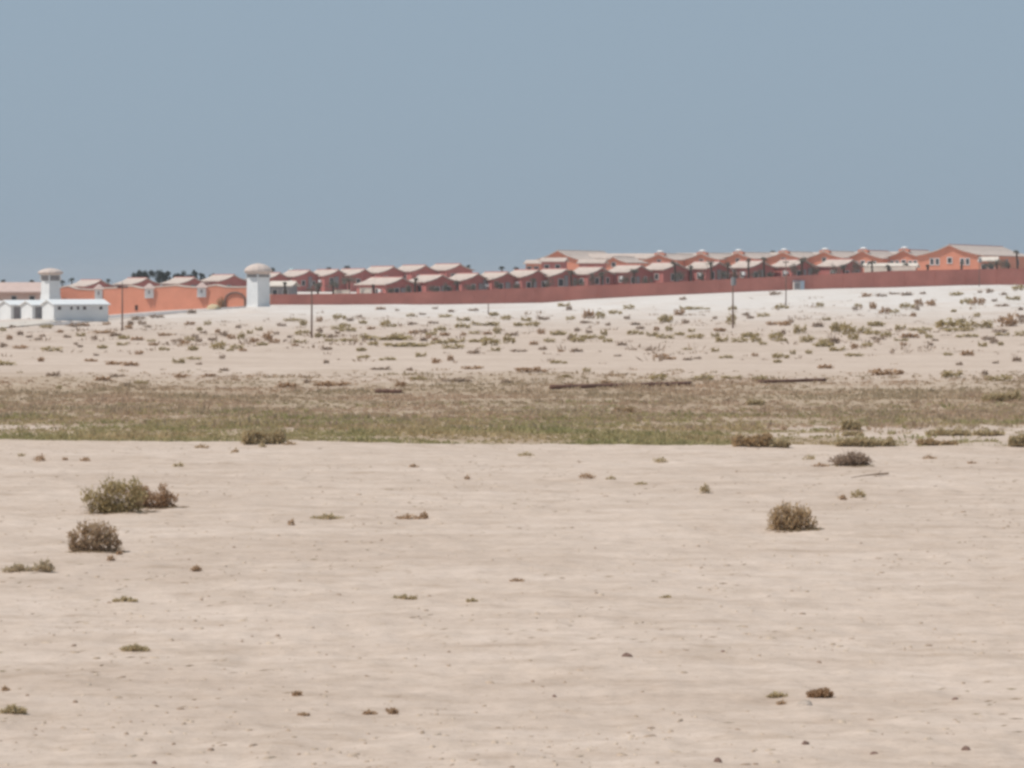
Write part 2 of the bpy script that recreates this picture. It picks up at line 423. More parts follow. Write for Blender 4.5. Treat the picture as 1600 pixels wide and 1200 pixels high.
# --- smaller foreground plants: px, py, w, h, material, label
SMALL = [
 (1265,718,26,9,'leaf_olive','flat olive plant just left of the domed grey bush near the green strip'),
 (1282,729,32,7,'leaf_rust','flat rusty plant at the foot of the domed grey bush near the green strip'),
 (1341,778,30,15,'leaf_olive','small olive tuft between the domed grey bush and the round straw bush'),
 (1317,781,16,9,'leaf_rust','small rusty clump beside the olive tuft above the round straw bush'),
 (1101,771,20,17,'leaf_olive','single upright olive tuft standing alone left of the round straw bush'),
 (638,811,46,10,'leaf_rust','low sprawling rusty plant in the middle of the foreground sand'),
 (663,811,16,14,'leaf_rust','small upright rusty tuft at the right end of the low sprawling rusty plant'),
 (510,812,56,12,'leaf_olive','flat green plant spreading left of the sprawling rusty plant, middle foreground'),
 (455,821,12,12,'leaf_rust','tiny rusty tuft just left of the flat green spreading plant'),
 (306,893,20,11,'leaf_rust','small rusty tuft alone to the right of the brown dead bush'),
 (68,894,40,22,'leaf_pale','pale straw plant below and left of the brown dead bush, taller half'),
 (28,893,56,14,'leaf_pale','thin pale straw plant at the left edge beside the taller straw plant'),
 (187,867,12,8,'leaf_rust','tiny rusty tuft at the right foot of the brown dead bush'),
 (173,876,14,9,'leaf_rust','tiny rusty tuft in front of the brown dead bush'),
 (917,748,30,11,'leaf_rust','low arched rusty plant below the middle of the green strip'),
 (955,749,20,6,'leaf_olive','flat olive mat just right of the low arched rusty plant'),
 (1002,757,24,5,'leaf_olive','thin flat olive mat between the arched rusty plant and the upright olive tuft'),
 (1032,723,28,10,'leaf_straw','small straw coloured tuft near the green strip, right of the middle'),
 (822,712,30,8,'leaf_olive','low olive plant near the green strip, at the middle'),
 (646,730,16,7,'leaf_rust','small brown plant near the green strip, left of the middle'),
 (730,749,11,7,'leaf_rust','tiny brown dot-like tuft between the low olive plant and the sprawling plant'),
 (63,721,20,14,'leaf_rust','rusty tuft near the green strip at far left'),
 (33,713,16,6,'leaf_olive','flat olive plant left of the rusty tuft near the green strip'),
 (102,719,10,6,'leaf_rust','tiny rusty tuft between the two rusty tufts at upper left'),
 (133,721,20,8,'leaf_rust','flat rusty plant above the large olive bush'),
 (280,729,22,7,'leaf_straw','flat straw plant right of and above the large olive bush'),
 (315,700,26,8,'leaf_grey','grey plant on the sand lip right of the rusty tufts, beside the strip'),
 (368,707,14,8,'leaf_grey','small grey tuft on the sand lip below the left of the strip'),
 (452,695,26,8,'leaf_grey','grey plant on the sand lip at the foot of the taller green bush'),
 (410,699,16,8,'leaf_olive','small green tuft on the sand lip below the taller green bush'),
 (210,1017,50,12,'leaf_straw','olive straw plant lying flat on the sand, lower left'),
 (20,1114,46,14,'leaf_olive','dark olive plant cut by the left edge near the bottom'),
 (9,1079,14,6,'leaf_rust','tiny rusty plant at the left edge above the dark olive plant'),
 (1214,1090,36,9,'leaf_olive','flat olive plant beside the grey stone at lower right'),
 (1221,1101,14,6,'leaf_rust','tiny rusty plant in front of the flat olive plant near the grey stone'),
 (613,1116,18,12,'leaf_rust','dark rusty tuft near the bottom, left of the middle'),
 (577,1116,24,7,'leaf_rust','flat brown plant left of the dark rusty tuft near the bottom'),
 (464,1087,16,7,'leaf_rust','small rusty tuft upper left of the dark rusty tuft near the bottom'),
 (474,1118,22,5,'leaf_rust','thin rusty mat below the small rusty tuft near the bottom'),
 (1519,724,18,5,'leaf_rust','bright rusty mat at the right edge below the green strip'),
 (1452,717,26,7,'leaf_rust','arched rusty twig plant below the green strip at far right'),
 (1040,934,22,4,'leaf_straw','thin straw mat on bare sand below the upright olive tuft'),
 (808,908,26,5,'leaf_rust','thin rusty mat alone on the bare sand at the middle'),
 (632,936,44,8,'leaf_straw','sparse straw plant on bare sand below the sprawling rusty plant'),
 (738,940,22,6,'leaf_straw','small straw plant right of the sparse straw plant on bare sand'),
 (195,940,44,9,'leaf_straw','thin slanting straw plant above the flat olive straw plant, lower left'),
]
for i, (px, py, w_, h_, mt, lb) in enumerate(SMALL):
    rr = random.Random(i)
    hw = w_ / 2; n = int(26 + w_ * h_ * .38); mt = {'leaf_olive': 'tuft_olive', 'leaf_rust': 'tuft_rust', 'leaf_straw': 'tuft_olive', 'leaf_grey': 'leaf_straw'}.get(mt, mt)
    if w_ > 3.2 * h_:
        lob = [(-hw*.55, h_*.25, hw*.4, h_*.32), (0, h_*.42, hw*.45, h_*.5), (hw*.55, h_*.25, hw*.42, h_*.35)]
    else:
        lob = [(-hw*.4, h_*.35, hw*.6, h_*.45), (hw*.15, h_*.48, hw*.55, h_*.52), (hw*.5, h_*.25, hw*.45, h_*.35)]
    near_bush('low_plant', px, py, lob, n, .075, mt, lb, 'plant', stems=0, seed=200+i, group='small plants on the foreground sand')

# dark specks of dead plant and clods one can count
CLOD = [(980,1026,16,8,'dark brown clod alone on the sand, lower middle'), (1122,1191,13,10,'dark brown clod at the bottom edge, right of the middle'),
        (241,1193,10,7,'dark brown clod at the bottom edge, lower left'), (866,1089,9,6,'small reddish clod left of the grey stone, lower middle'),
        (1493,1093,13,6,'reddish clod at lower right, right of the grey stone'), (1258,1163,14,8,'brown clod below the grey stone'),
        (1366,1178,14,6,'brown clod near the bottom, lower right'), (1510,1172,14,9,'greyish clod near the bottom right corner'),
        (1130,1019,9,5,'small brown clod between the dark clod and the grey stone')]
def rock_mesh(name, a, b, c, seed):
    rng = np.random.default_rng(seed); mb = MB(); nu, nv = 14, 8
    rows = []
    for i in range(nv):
        ph = i / (nv - 1) * math.pi * .5
        for j in range(nu):
            t = j / nu * 2 * math.pi
            k = 1 + .16 * math.sin(2*t + seed) * math.cos(ph) + .10 * math.sin(3*t + 2*ph + seed*2) + .05 * rng.normal()
            mb.v.append((a * k * math.cos(t) * math.cos(ph), b * k * math.sin(t) * math.cos(ph), c * (math.sin(ph) * k) - .02))
    for i in range(nv - 1):
        for j in range(nu):
            mb.f.append((i*nu+j, i*nu+(j+1) % nu, (i+1)*nu+(j+1) % nu, (i+1)*nu+j))
    me = mb.mesh(name); me.polygons.foreach_set("use_smooth", [True]*len(me.polygons)); return me
def rock(name, px, py, w_, h_, mat, label, cat, seed, group=None):
    p = hit(px, py); k = p.y / F
    o = link(name, rock_mesh(name, w_*k/2, w_*k*.4, h_*k*.95, seed), M[mat]); o.location = p
    return tag(o, label, cat, group)
for i, (px, py, w_, h_, lb) in enumerate(CLOD): rock('clod', px, py, w_, h_, 'stone', lb, 'clod', 20+i, 'dark clods on the sand')
near_bush('dead_bush', 1281, 1090, [(-9, 6, 12, 7), (4, 9, 13, 8), (13, 5, 9, 6)], 900, .05, 'leaf_rust', 'small domed rusty dead bush behind the grey stone at lower right', stems=80, thick=.008, seed=90)
rock('stone', 1258, 1101, 30, 9, 'greystone', 'grey stone lying in front of the domed dead bush at lower right', 'stone', 5)

# fallen branch
a, b_ = hit(1330, 747), hit(1388, 744)
mb = MB(); mb.tube([a + Vector((0,0,.01)), a.lerp(b_, .35) + Vector((0,0,.05)), a.lerp(b_, .7) + Vector((0,0,.06)), b_ + Vector((0,0,.07))], [.008, .015, .025, .03], 6)
mb.tube([a.lerp(b_, .7) + Vector((0,0,.06)), a.lerp(b_, .85) + Vector((0,.25,.14))], [.014, .006], 5)
tag(mb.build('branch', M['stem']), 'thin dark dead branch lying on the sand below the domed grey bush', 'branch')

# pipes along the far edge of the strip
def pipe(px0, py0, px1, py1, r, label, breaks=()):
    A, B = hit(px0, py0), hit(px1, py1)
    L = (B - A).length; root = empty('pipe', A); tag(root, label, 'pipe')
    n = 14; P_ = []
    for i in range(n + 1):
        p = A.lerp(B, i / n); P_.append(Vector((p.x, p.y, gz(p.x, p.y) + r * .8)) - A)
    MB().tube(P_, [r] * (n+1), 10).build('pipe_body', M['rust'], root, True)
    for i in range(2, n, 4):
        d = (P_[i+1] - P_[i-1]).normalized() * .06
        MB().tube([P_[i] - d, P_[i] + d], [r * 1.3] * 2, 10).build('collar', M['rust'], root)
pipe(860, 608, 1080, 602.5, .13, 'long rusty pipe lying along the far edge of the green strip')
pipe(1185, 599, 1290, 596, .10, 'shorter rusty pipe lying on the sand right of the long pipe')
pipe(586, 614.5, 628, 614.5, .11, 'short rusty pipe lying in the brown grass left of the long pipe')

# ------------------------------------------------------------------ scattered small stuff on the near sand
def pebbles():
    n = 9000; rng = np.random.default_rng(5)
    y = 27 + 63 * rng.random(n) ** 1.3; x = (rng.random(n) * 2 - 1) * .24 * y
    d = fbm(x/5, y/4, 3); keep = rng.random(n) < np.clip(.45 + 1.0 * d, .06, 1); x, y = x[keep], y[keep]
    n = len(x); z = terrain(x, y); s = .014 + .030 * rng.random(n) ** 3
    oc = np.array([(1,0,0),(0,1,0),(-1,0,0),(0,-1,0)], float)
    rot = rng.random(n) * 6.28; c, s_ = np.cos(rot), np.sin(rot)
    el = 1 + 1.2 * rng.random(n)
    ring = np.stack([np.stack([c*o[0]*el - s_*o[1], s_*o[0]*el + c*o[1], np.full(n, -.2)], -1) for o in oc], 1)
    ring *= (1 + .3 * rng.normal(size=(n, 4, 1)) * [1, 1, 0])
    top = ring * .55; top[:, :, 2] = (.30 + .35 * rng.random((n, 1)))
    V = np.concatenate([ring, top], 1) * s[:, None, None] + np.stack([x, y, z], -1)[:, None, :]
    base = np.arange(n)[:, None, None] * 8
    fq = np.array([(0,1,5,4),(1,2,6,5),(2,3,7,6),(3,0,4,7),(4,5,6,7)])[None]
    me = mesh_np('pebbles', V.reshape(-1, 3), (base + fq).reshape(-1, 4))
    m = leafy('pebble_mix', [(.30, .21, .155), (.46, .35, .265), (.54, .43, .335), (.38, .285, .21)], trans=0)
    return kind(link('pebbles', me, m), 'stuff')
pebbles()
def litter():
    """dry stalks lying about"""
    n = 2600; rng = np.random.default_rng(6)
    y = 27 + 62 * rng.random(n); x = (rng.random(n)*2-1) * .24 * y
    d = fbm(x/3.2+7, y/2.5, 3); k = d > .12; x, y = x[k], y[k]; n = len(x)
    for h, hw in BIG:
        m = 240; t = rng.random(m) * 6.28; r_ = hw * (.3 + .8 * rng.random(m))
        x = np.concatenate([x, h.x + r_ * np.cos(t)]); y = np.concatenate([y, h.y + .8 * r_ * np.sin(t)])
    n = len(x)
    a = rng.normal(size=n) * .5; ln = .05 + .16 * rng.random(n)
    p = np.stack([x, y, terrain(x, y) + .012], -1); q = p + np.stack([np.cos(a)*ln, np.sin(a)*ln, .02 * rng.random(n)], -1)
    v, f = blades(p, q, .008 + .012 * rng.random(n))
    return kind(link('litter', mesh_np('litter', v, f), leafy('stalk_mix', [(.26, .18, .11), (.40, .30, .20), (.33, .27, .16)])), 'stuff')
litter()

# ------------------------------------------------------------------ the green strip
def tufts(name, n, y0, y1, mat, hmin, hmax, dens, seed, per=13):
    rng = np.random.default_rng(seed)
    y = y0 + (y1 - y0) * rng.random(n); x = (rng.random(n)*2-1) * .24 * y
    k = rng.random(n) < dens(x, y); x, y = x[k], y[k]; n = len(x)
    z = terrain(x, y)
    sz = (hmin + (hmax - hmin) * rng.random(n)**1.6) * (.45 + 1.7 * np.clip(fbm(x/5, y/2.5, 3) + .3, 0, 1))
    wd = sz * (1.3 + 1.8 * rng.random(n))
    b = np.stack([x, y, z], -1)
    b = np.repeat(b, per, 0); m = len(b); sr = np.repeat(sz, per); wr = np.repeat(wd, per)
    off = rng.normal(size=(m, 3)) * .45 * wr[:, None]; off[:, 2] = np.abs(off[:, 2]) * 0
    st = b + off * .6
    tp = b + off + rng.normal(size=(m, 3)) * .12 * sr[:, None]; tp[:, 2] = st[:, 2] + sr * (.35 + .75 * rng.random(m)) * np.clip(1.15 - (off[:, :2]**2).sum(1)**.5 / (wr + 1e-6) * .5, .3, 1.2)
    v, q = blades(st, tp, .04 + .05 * rng.random(m) * sr / .2)
    return kind(link(name, mesh_np(name, v, q), M[mat]), 'stuff')
def d_green(x, y):
    n = fbm(x/8, y/2.6, 4)
    return np.clip(.80 + 1.9*n, .28, 1) * (1 - .93 * sand_right(x, y)) * (1 - .8 * sst(114, 126, y))
def d_brown(x, y):
    n = fbm(x/10 + 5, y/3.5, 4)
    return np.clip(.98 + 1.9*n, .42, 1) * (1 - sst(146, 168, y)) * sst(104, 122, y)
tufts('strip_grass', 19000, 92.5, 135, 'band_green', .05, .19, d_green, 31)
tufts('strip_scrub', 22000, 104, 168, 'band_brown', .05, .22, d_brown, 32)

# bushes one can tell apart in the strip
STRIPB = [(412,694,64,30,'tuft_olive','taller green bush at the near edge of the green strip, left of the middle'),
          (1330,672,30,22,'tuft_olive','bright green bush at the right edge of the green strip by the bare sand'),
          (1175,698,58,26,'leaf_straw','brown twiggy bush at the near edge of the green strip, right of the middle'),
          (1215,699,36,20,'tuft_olive','green bush beside the brown twiggy bush at the near edge of the strip'),
          (1352,698,90,18,'tuft_olive','long low green bush on the sand lip right of the strip'),
          (1482,681,66,14,'tuft_olive','long green clump on the bare sand inside the strip at right'),
          (1545,681,44,11,'tuft_olive','low green clump right of the long green clump on the bare sand'),
          (1592,698,30,24,'tuft_olive','green bush cut by the right edge beside the bare sand'),
          (1332,681,28,8,'tuft_olive','flat green mat just below the bright green bush on bare sand'),
          (1465,696,60,12,'leaf_straw','low straw brown bush on the sand lip at far right'),
          (975,646,30,12,'leaf_straw','dark clump in the far part of the strip, right of the middle'),
          (1180,633,26,14,'tuft_olive','dark green clump in the brown part of the strip below the shorter pipe'),
          (1565,628,60,22,'tuft_olive','olive bush at the right edge of the brown part of the strip')]
for i, (px, py, w_, h_, mt, lb) in enumerate(STRIPB):
    hw = w_/2; rr = random.Random(500+i); k = max(3, int(w_ / 12)); lob = []
    for j in range(k):
        c = -hw + (j + .5) * w_ / k; hh = h_ * rr.uniform(.32, .55)
        lob.append((c, hh * .75, w_ / k * .75, hh))
    near_bush('strip_bush', px, py, lob, int(350 + w_*h_*.8), .15, mt, lb, 'bush', stems=40, thick=.018, seed=600+i, group='bushes standing out of the green strip')

# ------------------------------------------------------------------ scrub on the slope and the far sand
def far_variant(k, mat):
    rng = random.Random(k)
    lob = []
    m = 2 + k % 3
    for j in range(m):
        c = -.5 + (j + .5) / m
        hh = rng.uniform(.34, .55)
        lob.append((c * rng.uniform(.7, 1), hh * .8, .42 / m * 1.7, hh))
    me = foliage_mesh('scrub_foliage', lob, 170, .23, 900 + k, .4)
    me.materials.append(M[mat]); return me
VAR = {c: [far_variant(i * 3 + j, mt) for j in range(5)] for i, (c, mt) in enumerate((('o', 'leaf_olive'), ('r', 'leaf_rust'), ('g', 'leaf_grey')))}
SCRUB = """o10,571,25,8 r64,565,9,9 g84,588,18,8 o82,549,25,9 o160,545,14,8 g118,539,6,5 r142,565,20,6 g150,556,7,5 r180,570,25,7 r205,572,25,8
r217,554,11,8 o256,548,14,7 o280,568,16,9 o304,562,18,6 o302,548,14,10 o340,546,20,13 g350,580,15,6 r326,589,18,6 r284,590,18,8 r161,595,25,8
g184,589,20,6 o220,600,18,7 g199,606,8,11 g311,570,8,5 g347,561,8,8 r380,549,12,6 o360,549,10,6 r296,508,14,6 o324,508,9,8 r130,510,20,6
r166,508,10,6 g204,508,10,8 o127,526,12,7 r160,521,30,6 r214,532,20,7 g349,526,12,10 o377,531,10,13 g310,535,10,9 r289,538,14,8 r15,531,10,9
g6,543,10,9 g32,524,10,8 g46,528,8,6 g66,526,8,5 g59,532,8,6 o72,513,16,7 o92,608,8,8 g125,543,7,6 r259,525,18,6 g245,497,18,6 g217,500,18,7
g300,490,14,7 o405,517,10,7 r417,533,14,17 g432,523,7,6 o466,524,10,9 g452,528,8,5 o467,536,18,6 o455,502,20,6 o474,509,10,12 r499,503,8,10
o530,499,18,9 g547,502,10,7 g562,496,7,5 o567,506,12,7 o601,511,14,12 o642,495,12,6 g660,492,10,4 o695,496,18,6 r595,484,16,5 g621,486,6,4
g705,488,10,5 g680,483,8,4 g740,486,14,5 o772,494,14,8 o790,500,14,8 o544,518,22,7 g527,522,8,6 r581,515,12,6 g677,506,14,5 g645,508,14,6
o722,513,22,9 o760,509,35,7 o777,522,10,14 r646,522,16,7 g662,521,12,8 r695,525,14,7 r724,525,8,6 o740,522,14,6 r762,523,14,6 o547,534,25,6
o517,534,18,6 o607,532,70,9 o622,527,16,8 o635,542,60,9 o582,540,14,7 o687,538,25,8 o712,536,22,8 o707,545,26,9 o742,535,18,7 o767,540,25,14
o795,537,16,14 o775,549,12,7 g740,553,16,8 o565,549,15,8 o567,560,16,6 o606,563,22,6 o657,558,14,8 r682,568,12,10 r704,564,10,11 r737,577,28,7
g510,568,9,7 g596,578,25,6 g640,579,9,6 o654,594,20,8 g709,596,42,7 g790,599,16,7 r625,605,14,10 r522,603,48,9 r450,606,36,10 g481,599,10,8
o872,568,22,6 r831,582,40,9 o917,581,10,8 o885,590,12,7 o1027,594,22,11 o1100,594,27,10 o1141,592,27,6 o1186,595,18,10 r947,599,18,6 r1032,559,20,8
r1046,562,18,6 g1075,563,12,6 g1090,561,10,5 g965,557,10,4 r1180,557,9,7 o1135,560,18,6 o1117,550,10,7 r877,550,9,5 g809,550,18,5 o904,535,20,9
o925,530,35,8 o944,525,9,11 o859,535,14,8 o872,524,22,9 r846,522,10,10 g901,518,8,7 g920,521,9,7 o891,500,12,7 r920,498,18,15 o939,498,12,12
o961,491,18,7 g980,499,8,7 g950,509,7,6 o810,510,14,8 o830,510,20,8 g889,485,10,8 o880,479,16,6 o982,483,14,8 o1040,504,20,15 r1061,493,14,12
o1091,484,30,5 o1071,484,14,6 g1067,469,9,6 g1117,499,6,6 o1142,507,12,17 o1145,485,12,8 g1172,498,10,6 o1192,495,16,7 r1026,517,9,8 o1046,518,10,9
o992,523,22,8 o1020,526,16,8 o1040,529,22,8 o1062,524,14,7 o1085,529,22,8 r1125,518,18,7 o1127,535,16,10 o1155,535,20,9 o1172,527,24,10 o1182,535,14,10
g972,540,16,6 g1014,548,10,5 o1075,547,12,5 r1289,576,24,8 r1380,586,36,12 r1405,585,15,9 o1486,590,30,12 o1560,595,30,11 g1539,586,9,9 o1336,557,26,6
o1219,560,22,9 o1239,554,8,8 o1264,553,9,8 o1215,567,12,7 r1412,540,9,7 g1454,540,8,6 o1307,549,20,8 r1336,545,10,10 r1512,556,20,10 o1482,556,12,6
g1589,565,14,9 g1556,568,9,5 g1499,571,9,7 o1564,540,9,8 o1211,532,18,14 o1221,534,18,7 o1249,522,18,15 o1260,535,18,13 o1307,519,18,19 o1327,524,20,19
g1304,537,16,12 o1334,532,14,12 o1352,521,16,12 o1369,510,24,10 o1362,523,20,7 o1385,527,14,10 o1406,516,16,9 o1437,517,28,7 r1422,528,28,8 o1452,529,10,8
o1487,513,50,15 o1535,513,28,13 r1572,510,28,21 g1597,506,10,13 o1495,518,40,7 o1512,527,30,6 o1565,525,20,6 o1595,525,16,9 o1287,542,30,10 o1282,480,11,8
o1221,483,20,8 o1292,501,12,6 r1225,509,18,9 g1236,505,7,7 r1207,508,16,7 r1364,483,10,13 r1382,491,14,11 o1397,489,12,7 g1336,485,7,7 o1342,480,10,6
o1417,482,20,9 r1436,479,12,12 r1454,478,13,11 r1427,495,9,8 g1432,485,8,8 o1510,475,16,10 r1527,477,20,12 o1494,462,18,7 o1490,488,9,6 g1547,458,10,8
g1569,461,8,5 o1584,469,18,7 g1566,479,18,5 g1531,458,6,5 o1590,454,16,9 g1417,462,18,6 g1397,460,14,4 r1355,464,14,7 g1377,464,14,6 g1212,461,16,6
g1595,485,8,6 g1554,471,8,5 g1442,460,8,5 r340,520,9,7 r362,530,12,9 g372,513,9,6 o390,522,8,7 r398,535,14,9 g440,510,12,6 r428,536,14,8
o480,522,12,7 g333,533,12,8 g318,521,10,5 o410,540,16,7 g230,512,10,5 r240,540,14,6 o190,540,14,6 g105,528,10,6 r95,520,9,6 g20,512,9,5"""
_r = random.Random(77)
_pts = [tuple(map(float, t[1:].split(',')))[:2] for t in SCRUB.split()]
_n = 0
while _n < 62:
    a = (_r.uniform(270, 1596) if _r.random() < .85 else _r.uniform(0, 270)); b = _r.gauss(522, 15)
    if b < 486 or b > 556 or min(abs(a - p[0]) + 2.5 * abs(b - p[1]) for p in _pts) < 15: continue
    _pts.append((a, b)); _n += 1
    SCRUB += f" {_r.choice('oorgg')}{a:.0f},{b:.0f},{_r.uniform(8, 20):.0f},{_r.uniform(5, 9):.0f}"
PXZ = [(250, 'below the salmon wall'), (450, 'below the taller tower'), (760, 'below the left of the red wall'),
       (1130, 'below the middle of the red wall'), (1300, 'near the transformer pole'), (9999, 'below the far end of the red wall')]
proto = {}
CN = {'o': 'olive', 'r': 'rusty brown', 'g': 'grey brown'}
for i, tok in enumerate(SCRUB.split()):
    c = tok[0]; px, py, w_, h_ = map(float, tok[1:].split(','))
    p = hit(px, py); k = p.y / F
    me = VAR[c][i % 5]
    if me.name not in proto:
        o = link('scrub_bush', me); proto[me.name] = o
    else:
        o = proto[me.name].copy(); S.collection.objects.link(o)
    o.location = p - Vector((0, 0, .03)); o.scale = (w_*k*1.32, w_*k*1.1, h_*k*1.28); o.rotation_euler = (0, 0, (math.pi if i % 2 else 0) + random.uniform(-.5, .5))
    zone = 'on the pale slope' if py < 503 else 'in the scrub belt' if py < 548 else 'on the flat sand'
    shape = 'flat' if w_ > 2.6 * h_ else 'upright' if w_ < 1.25 * h_ else 'rounded'
    area = next(t for lim, t in PXZ if px < lim)
    tag(o, f'{shape} {CN[c]} bush {zone}, {area}', 'bush', 'scrub bushes on the slope and far sand')

# mat of tiny tufts nobody could count between them
def scrub_mat():
    def dn(x, y):
        n = fbm(x/10 + 2, y/14, 3)
        return np.clip(.08 + 1.15 * n, .0, .9) * (1 - .8*sst(330, 470, y)) * sst(165, 240, y)
    tufts('scrub_mat', 9000, 165, 480, 'leaf_grey', .12, .5, dn, 41, 10)
scrub_mat()

# ------------------------------------------------------------------ the red compound wall
WB = [(413, 477), (480, 476), (560, 476), (700, 475), (850, 473), (920, 467), (1000, 463), (1100, 459), (1200, 454.5), (1300, 451), (1400, 448.5), (1500, 446), (1600, 445.5), (1720, 444)]
WT = [(413, 461), (480, 460.5), (600, 459), (700, 456), (780, 452.5), (850, 450), (1000, 444), (1100, 439), (1200, 434), (1300, 429), (1400, 424), (1500, 422), (1600, 420.5), (1720, 419)]
bx, by = zip(*WB); tx, ty = zip(*WT)
def compound_wall():
    root = empty('compound_wall', at(800, 474, float(wall_y(0))))
    tag(root, 'long plain red wall running along the top of the slope in front of the houses', 'wall')
    o0 = Vector(root.location)
    mb = MB(); cp = MB(); n = 96
    pxs = np.linspace(423, 1720, n); th = .3
    prev = None
    for px in pxs:
        u = (px - 800) / F; Y = float(wall_y(u))
        zt = CH - (np.interp(px, tx, ty) - HZ) / F * Y
        zb = gz(u*Y, Y) - 1.2
        b = Vector((u*Y, Y, 0)); nrm = Vector((-.208, .978, 0)) * th
        cur = [(b + Vector((0,0,zb))) - o0, (b + Vector((0,0,zt))) - o0, (b + nrm + Vector((0,0,zt))) - o0, (b + nrm + Vector((0,0,zb))) - o0]
        nb = b - nrm * .25; nf = b + nrm * 1.25
        cc = [nb + Vector((0,0,zt)) - o0, nb + Vector((0,0,zt+.12)) - o0, nf + Vector((0,0,zt+.12)) - o0, nf + Vector((0,0,zt)) - o0]
        for m_, c_ in ((mb, cur), (cp, cc)):
            m_.v += [tuple(q) for q in c_]
    for m_ in (mb, cp):
        for i in range(n - 1):
            for k in range(4):
                a, b = i*4 + k, i*4 + (k+1) % 4
                m_.f.append((a, a + 4, b + 4, b))
        m_.f.append((0, 1, 2, 3)); m_.f.append(tuple((n-1)*4 + k for k in (3, 2, 1, 0)))
    mb.build('wall_face', M['wallred'], root); cp.build('coping', M['wallred'], root)
    # shallow piers
    pr = MB()
    for px in np.arange(455, 1700, 48):
        u = (px - 800) / F; Y = float(wall_y(u))
        zt = CH - (np.interp(px, tx, ty) - HZ) / F * Y; zb = gz(u*Y, Y) - 1.2
        b = Vector((u*Y, Y, 0)); t = Vector((.978, .208, 0)) * .22; nn = Vector((.208, -.978, 0)) * .10
        P = [b - t, b + t, b + t + nn, b - t + nn]
        pts = [tuple(p + Vector((0,0,z)) - o0) for z in (zb, zt - .05) for p in P]
        pr.poly(pts, [(0,1,2,3),(4,7,6,5),(0,4,5,1),(1,5,6,2),(2,6,7,3),(3,7,4,0)])
    q = pr.build('piers', M['wallred'], root)
    return root
compound_wall()
# lit stub at the wall's end
p = at(415, 477, 541); mb = MB(); mb.box(-1.0, 1.0, 0, .5, -.6, 1.95); mb.frustum(1.52, .5, 1.95, 2.25, 4, 0, .25, math.pi/4, .36)
o = mb.build('wall_stub', M['salmon']); o.location = p; o.rotation_euler = (0, 0, math.radians(-35))
tag(o, 'short bright salmon wall end between the white tower and the red wall', 'wall')

# ------------------------------------------------------------------ houses
def roof_mesh(W, L, zr, ze, over=.6, front=.55, thick=.22):
    """two-slope roof whose slopes flatten towards the eaves"""
    hw = W / 2
    prof = [(0, zr), (hw * .38, zr - (zr - ze) * .55), (hw * .8, zr - (zr - ze) * .92), (hw + over, ze - .12)]
    full = [(-x, z) for x, z in reversed(prof)] + prof[1:]
    up = [(x, z + thick) for x, z in full]
    y0, y1 = -L/2 - front, L/2 + front
    mb = MB(); n = len(full)
    for y in (y0, y1):
        for x, z in up: mb.v.append((x, y, z))
        for x, z in full: mb.v.append((x, y, z))
    s = 2 * n
    for i in range(n - 1):
        mb.f.append((i, i+1, s+i+1, s+i)); mb.f.append((n+i, s+n+i, s+n+i+1, n+i+1))
        mb.f.append((i, n+i, n+i+1, i+1)); mb.f.append((s+i, s+i+1, s+n+i+1, s+n+i))
    mb.f.append((0, s, s+n, n)); mb.f.append((n-1, 2*n-1, s+2*n-1, s+n-1))
    return mb, full
def window(root, x, z, w_, h_, y, glass='glass', frame='trim', name='window'):
    """framed opening on the gable (front face at local y)"""
    f = MB(); t = .14
    f.box(x-w_/2-t, x+w_/2+t, y-.10, y+.02, z+h_, z+h_+t); f.box(x-w_/2-t, x+w_/2+t, y-.14, y+.02, z-t, z)
    f.box(x-w_/2-t, x-w_/2, y-.10, y+.02, z, z+h_); f.box(x+w_/2, x+w_/2+t, y-.10, y+.02, z, z+h_)
    fo = f.build(name, M[frame], root)
    MB().box(x-w_/2+.002, x+w_/2-.002, y-.03, y+.015, z+.002, z+h_-.002).build('pane', M[glass], fo)
    return fo
def side_window(root, sx, yy, z, w_, h_, frame='trim'):
    f = MB(); t = .13; s = 1 if sx > 0 else -1
    def bx_(a, b, y0, y1, z0, z1): f.box(min(sx+s*a, sx+s*b), max(sx+s*a, sx+s*b), y0, y1, z0, z1)
    bx_(-.02, .1, yy-w_/2-t, yy+w_/2+t, z+h_, z+h_+t); bx_(-.02, .14, yy-w_/2-t, yy+w_/2+t, z-t, z)
    bx_(-.02, .1, yy-w_/2-t, yy-w_/2, z, z+h_); bx_(-.02, .1, yy+w_/2, yy+w_/2+t, z, z+h_)
    fo = f.build('window', M[frame], root)
    MB().box(min(sx-s*.015, sx+s*.03), max(sx-s*.015, sx+s*.03), yy-w_/2+.002, yy+w_/2-.002, z+.002, z+h_-.002).build('pane', M['glass'], fo)
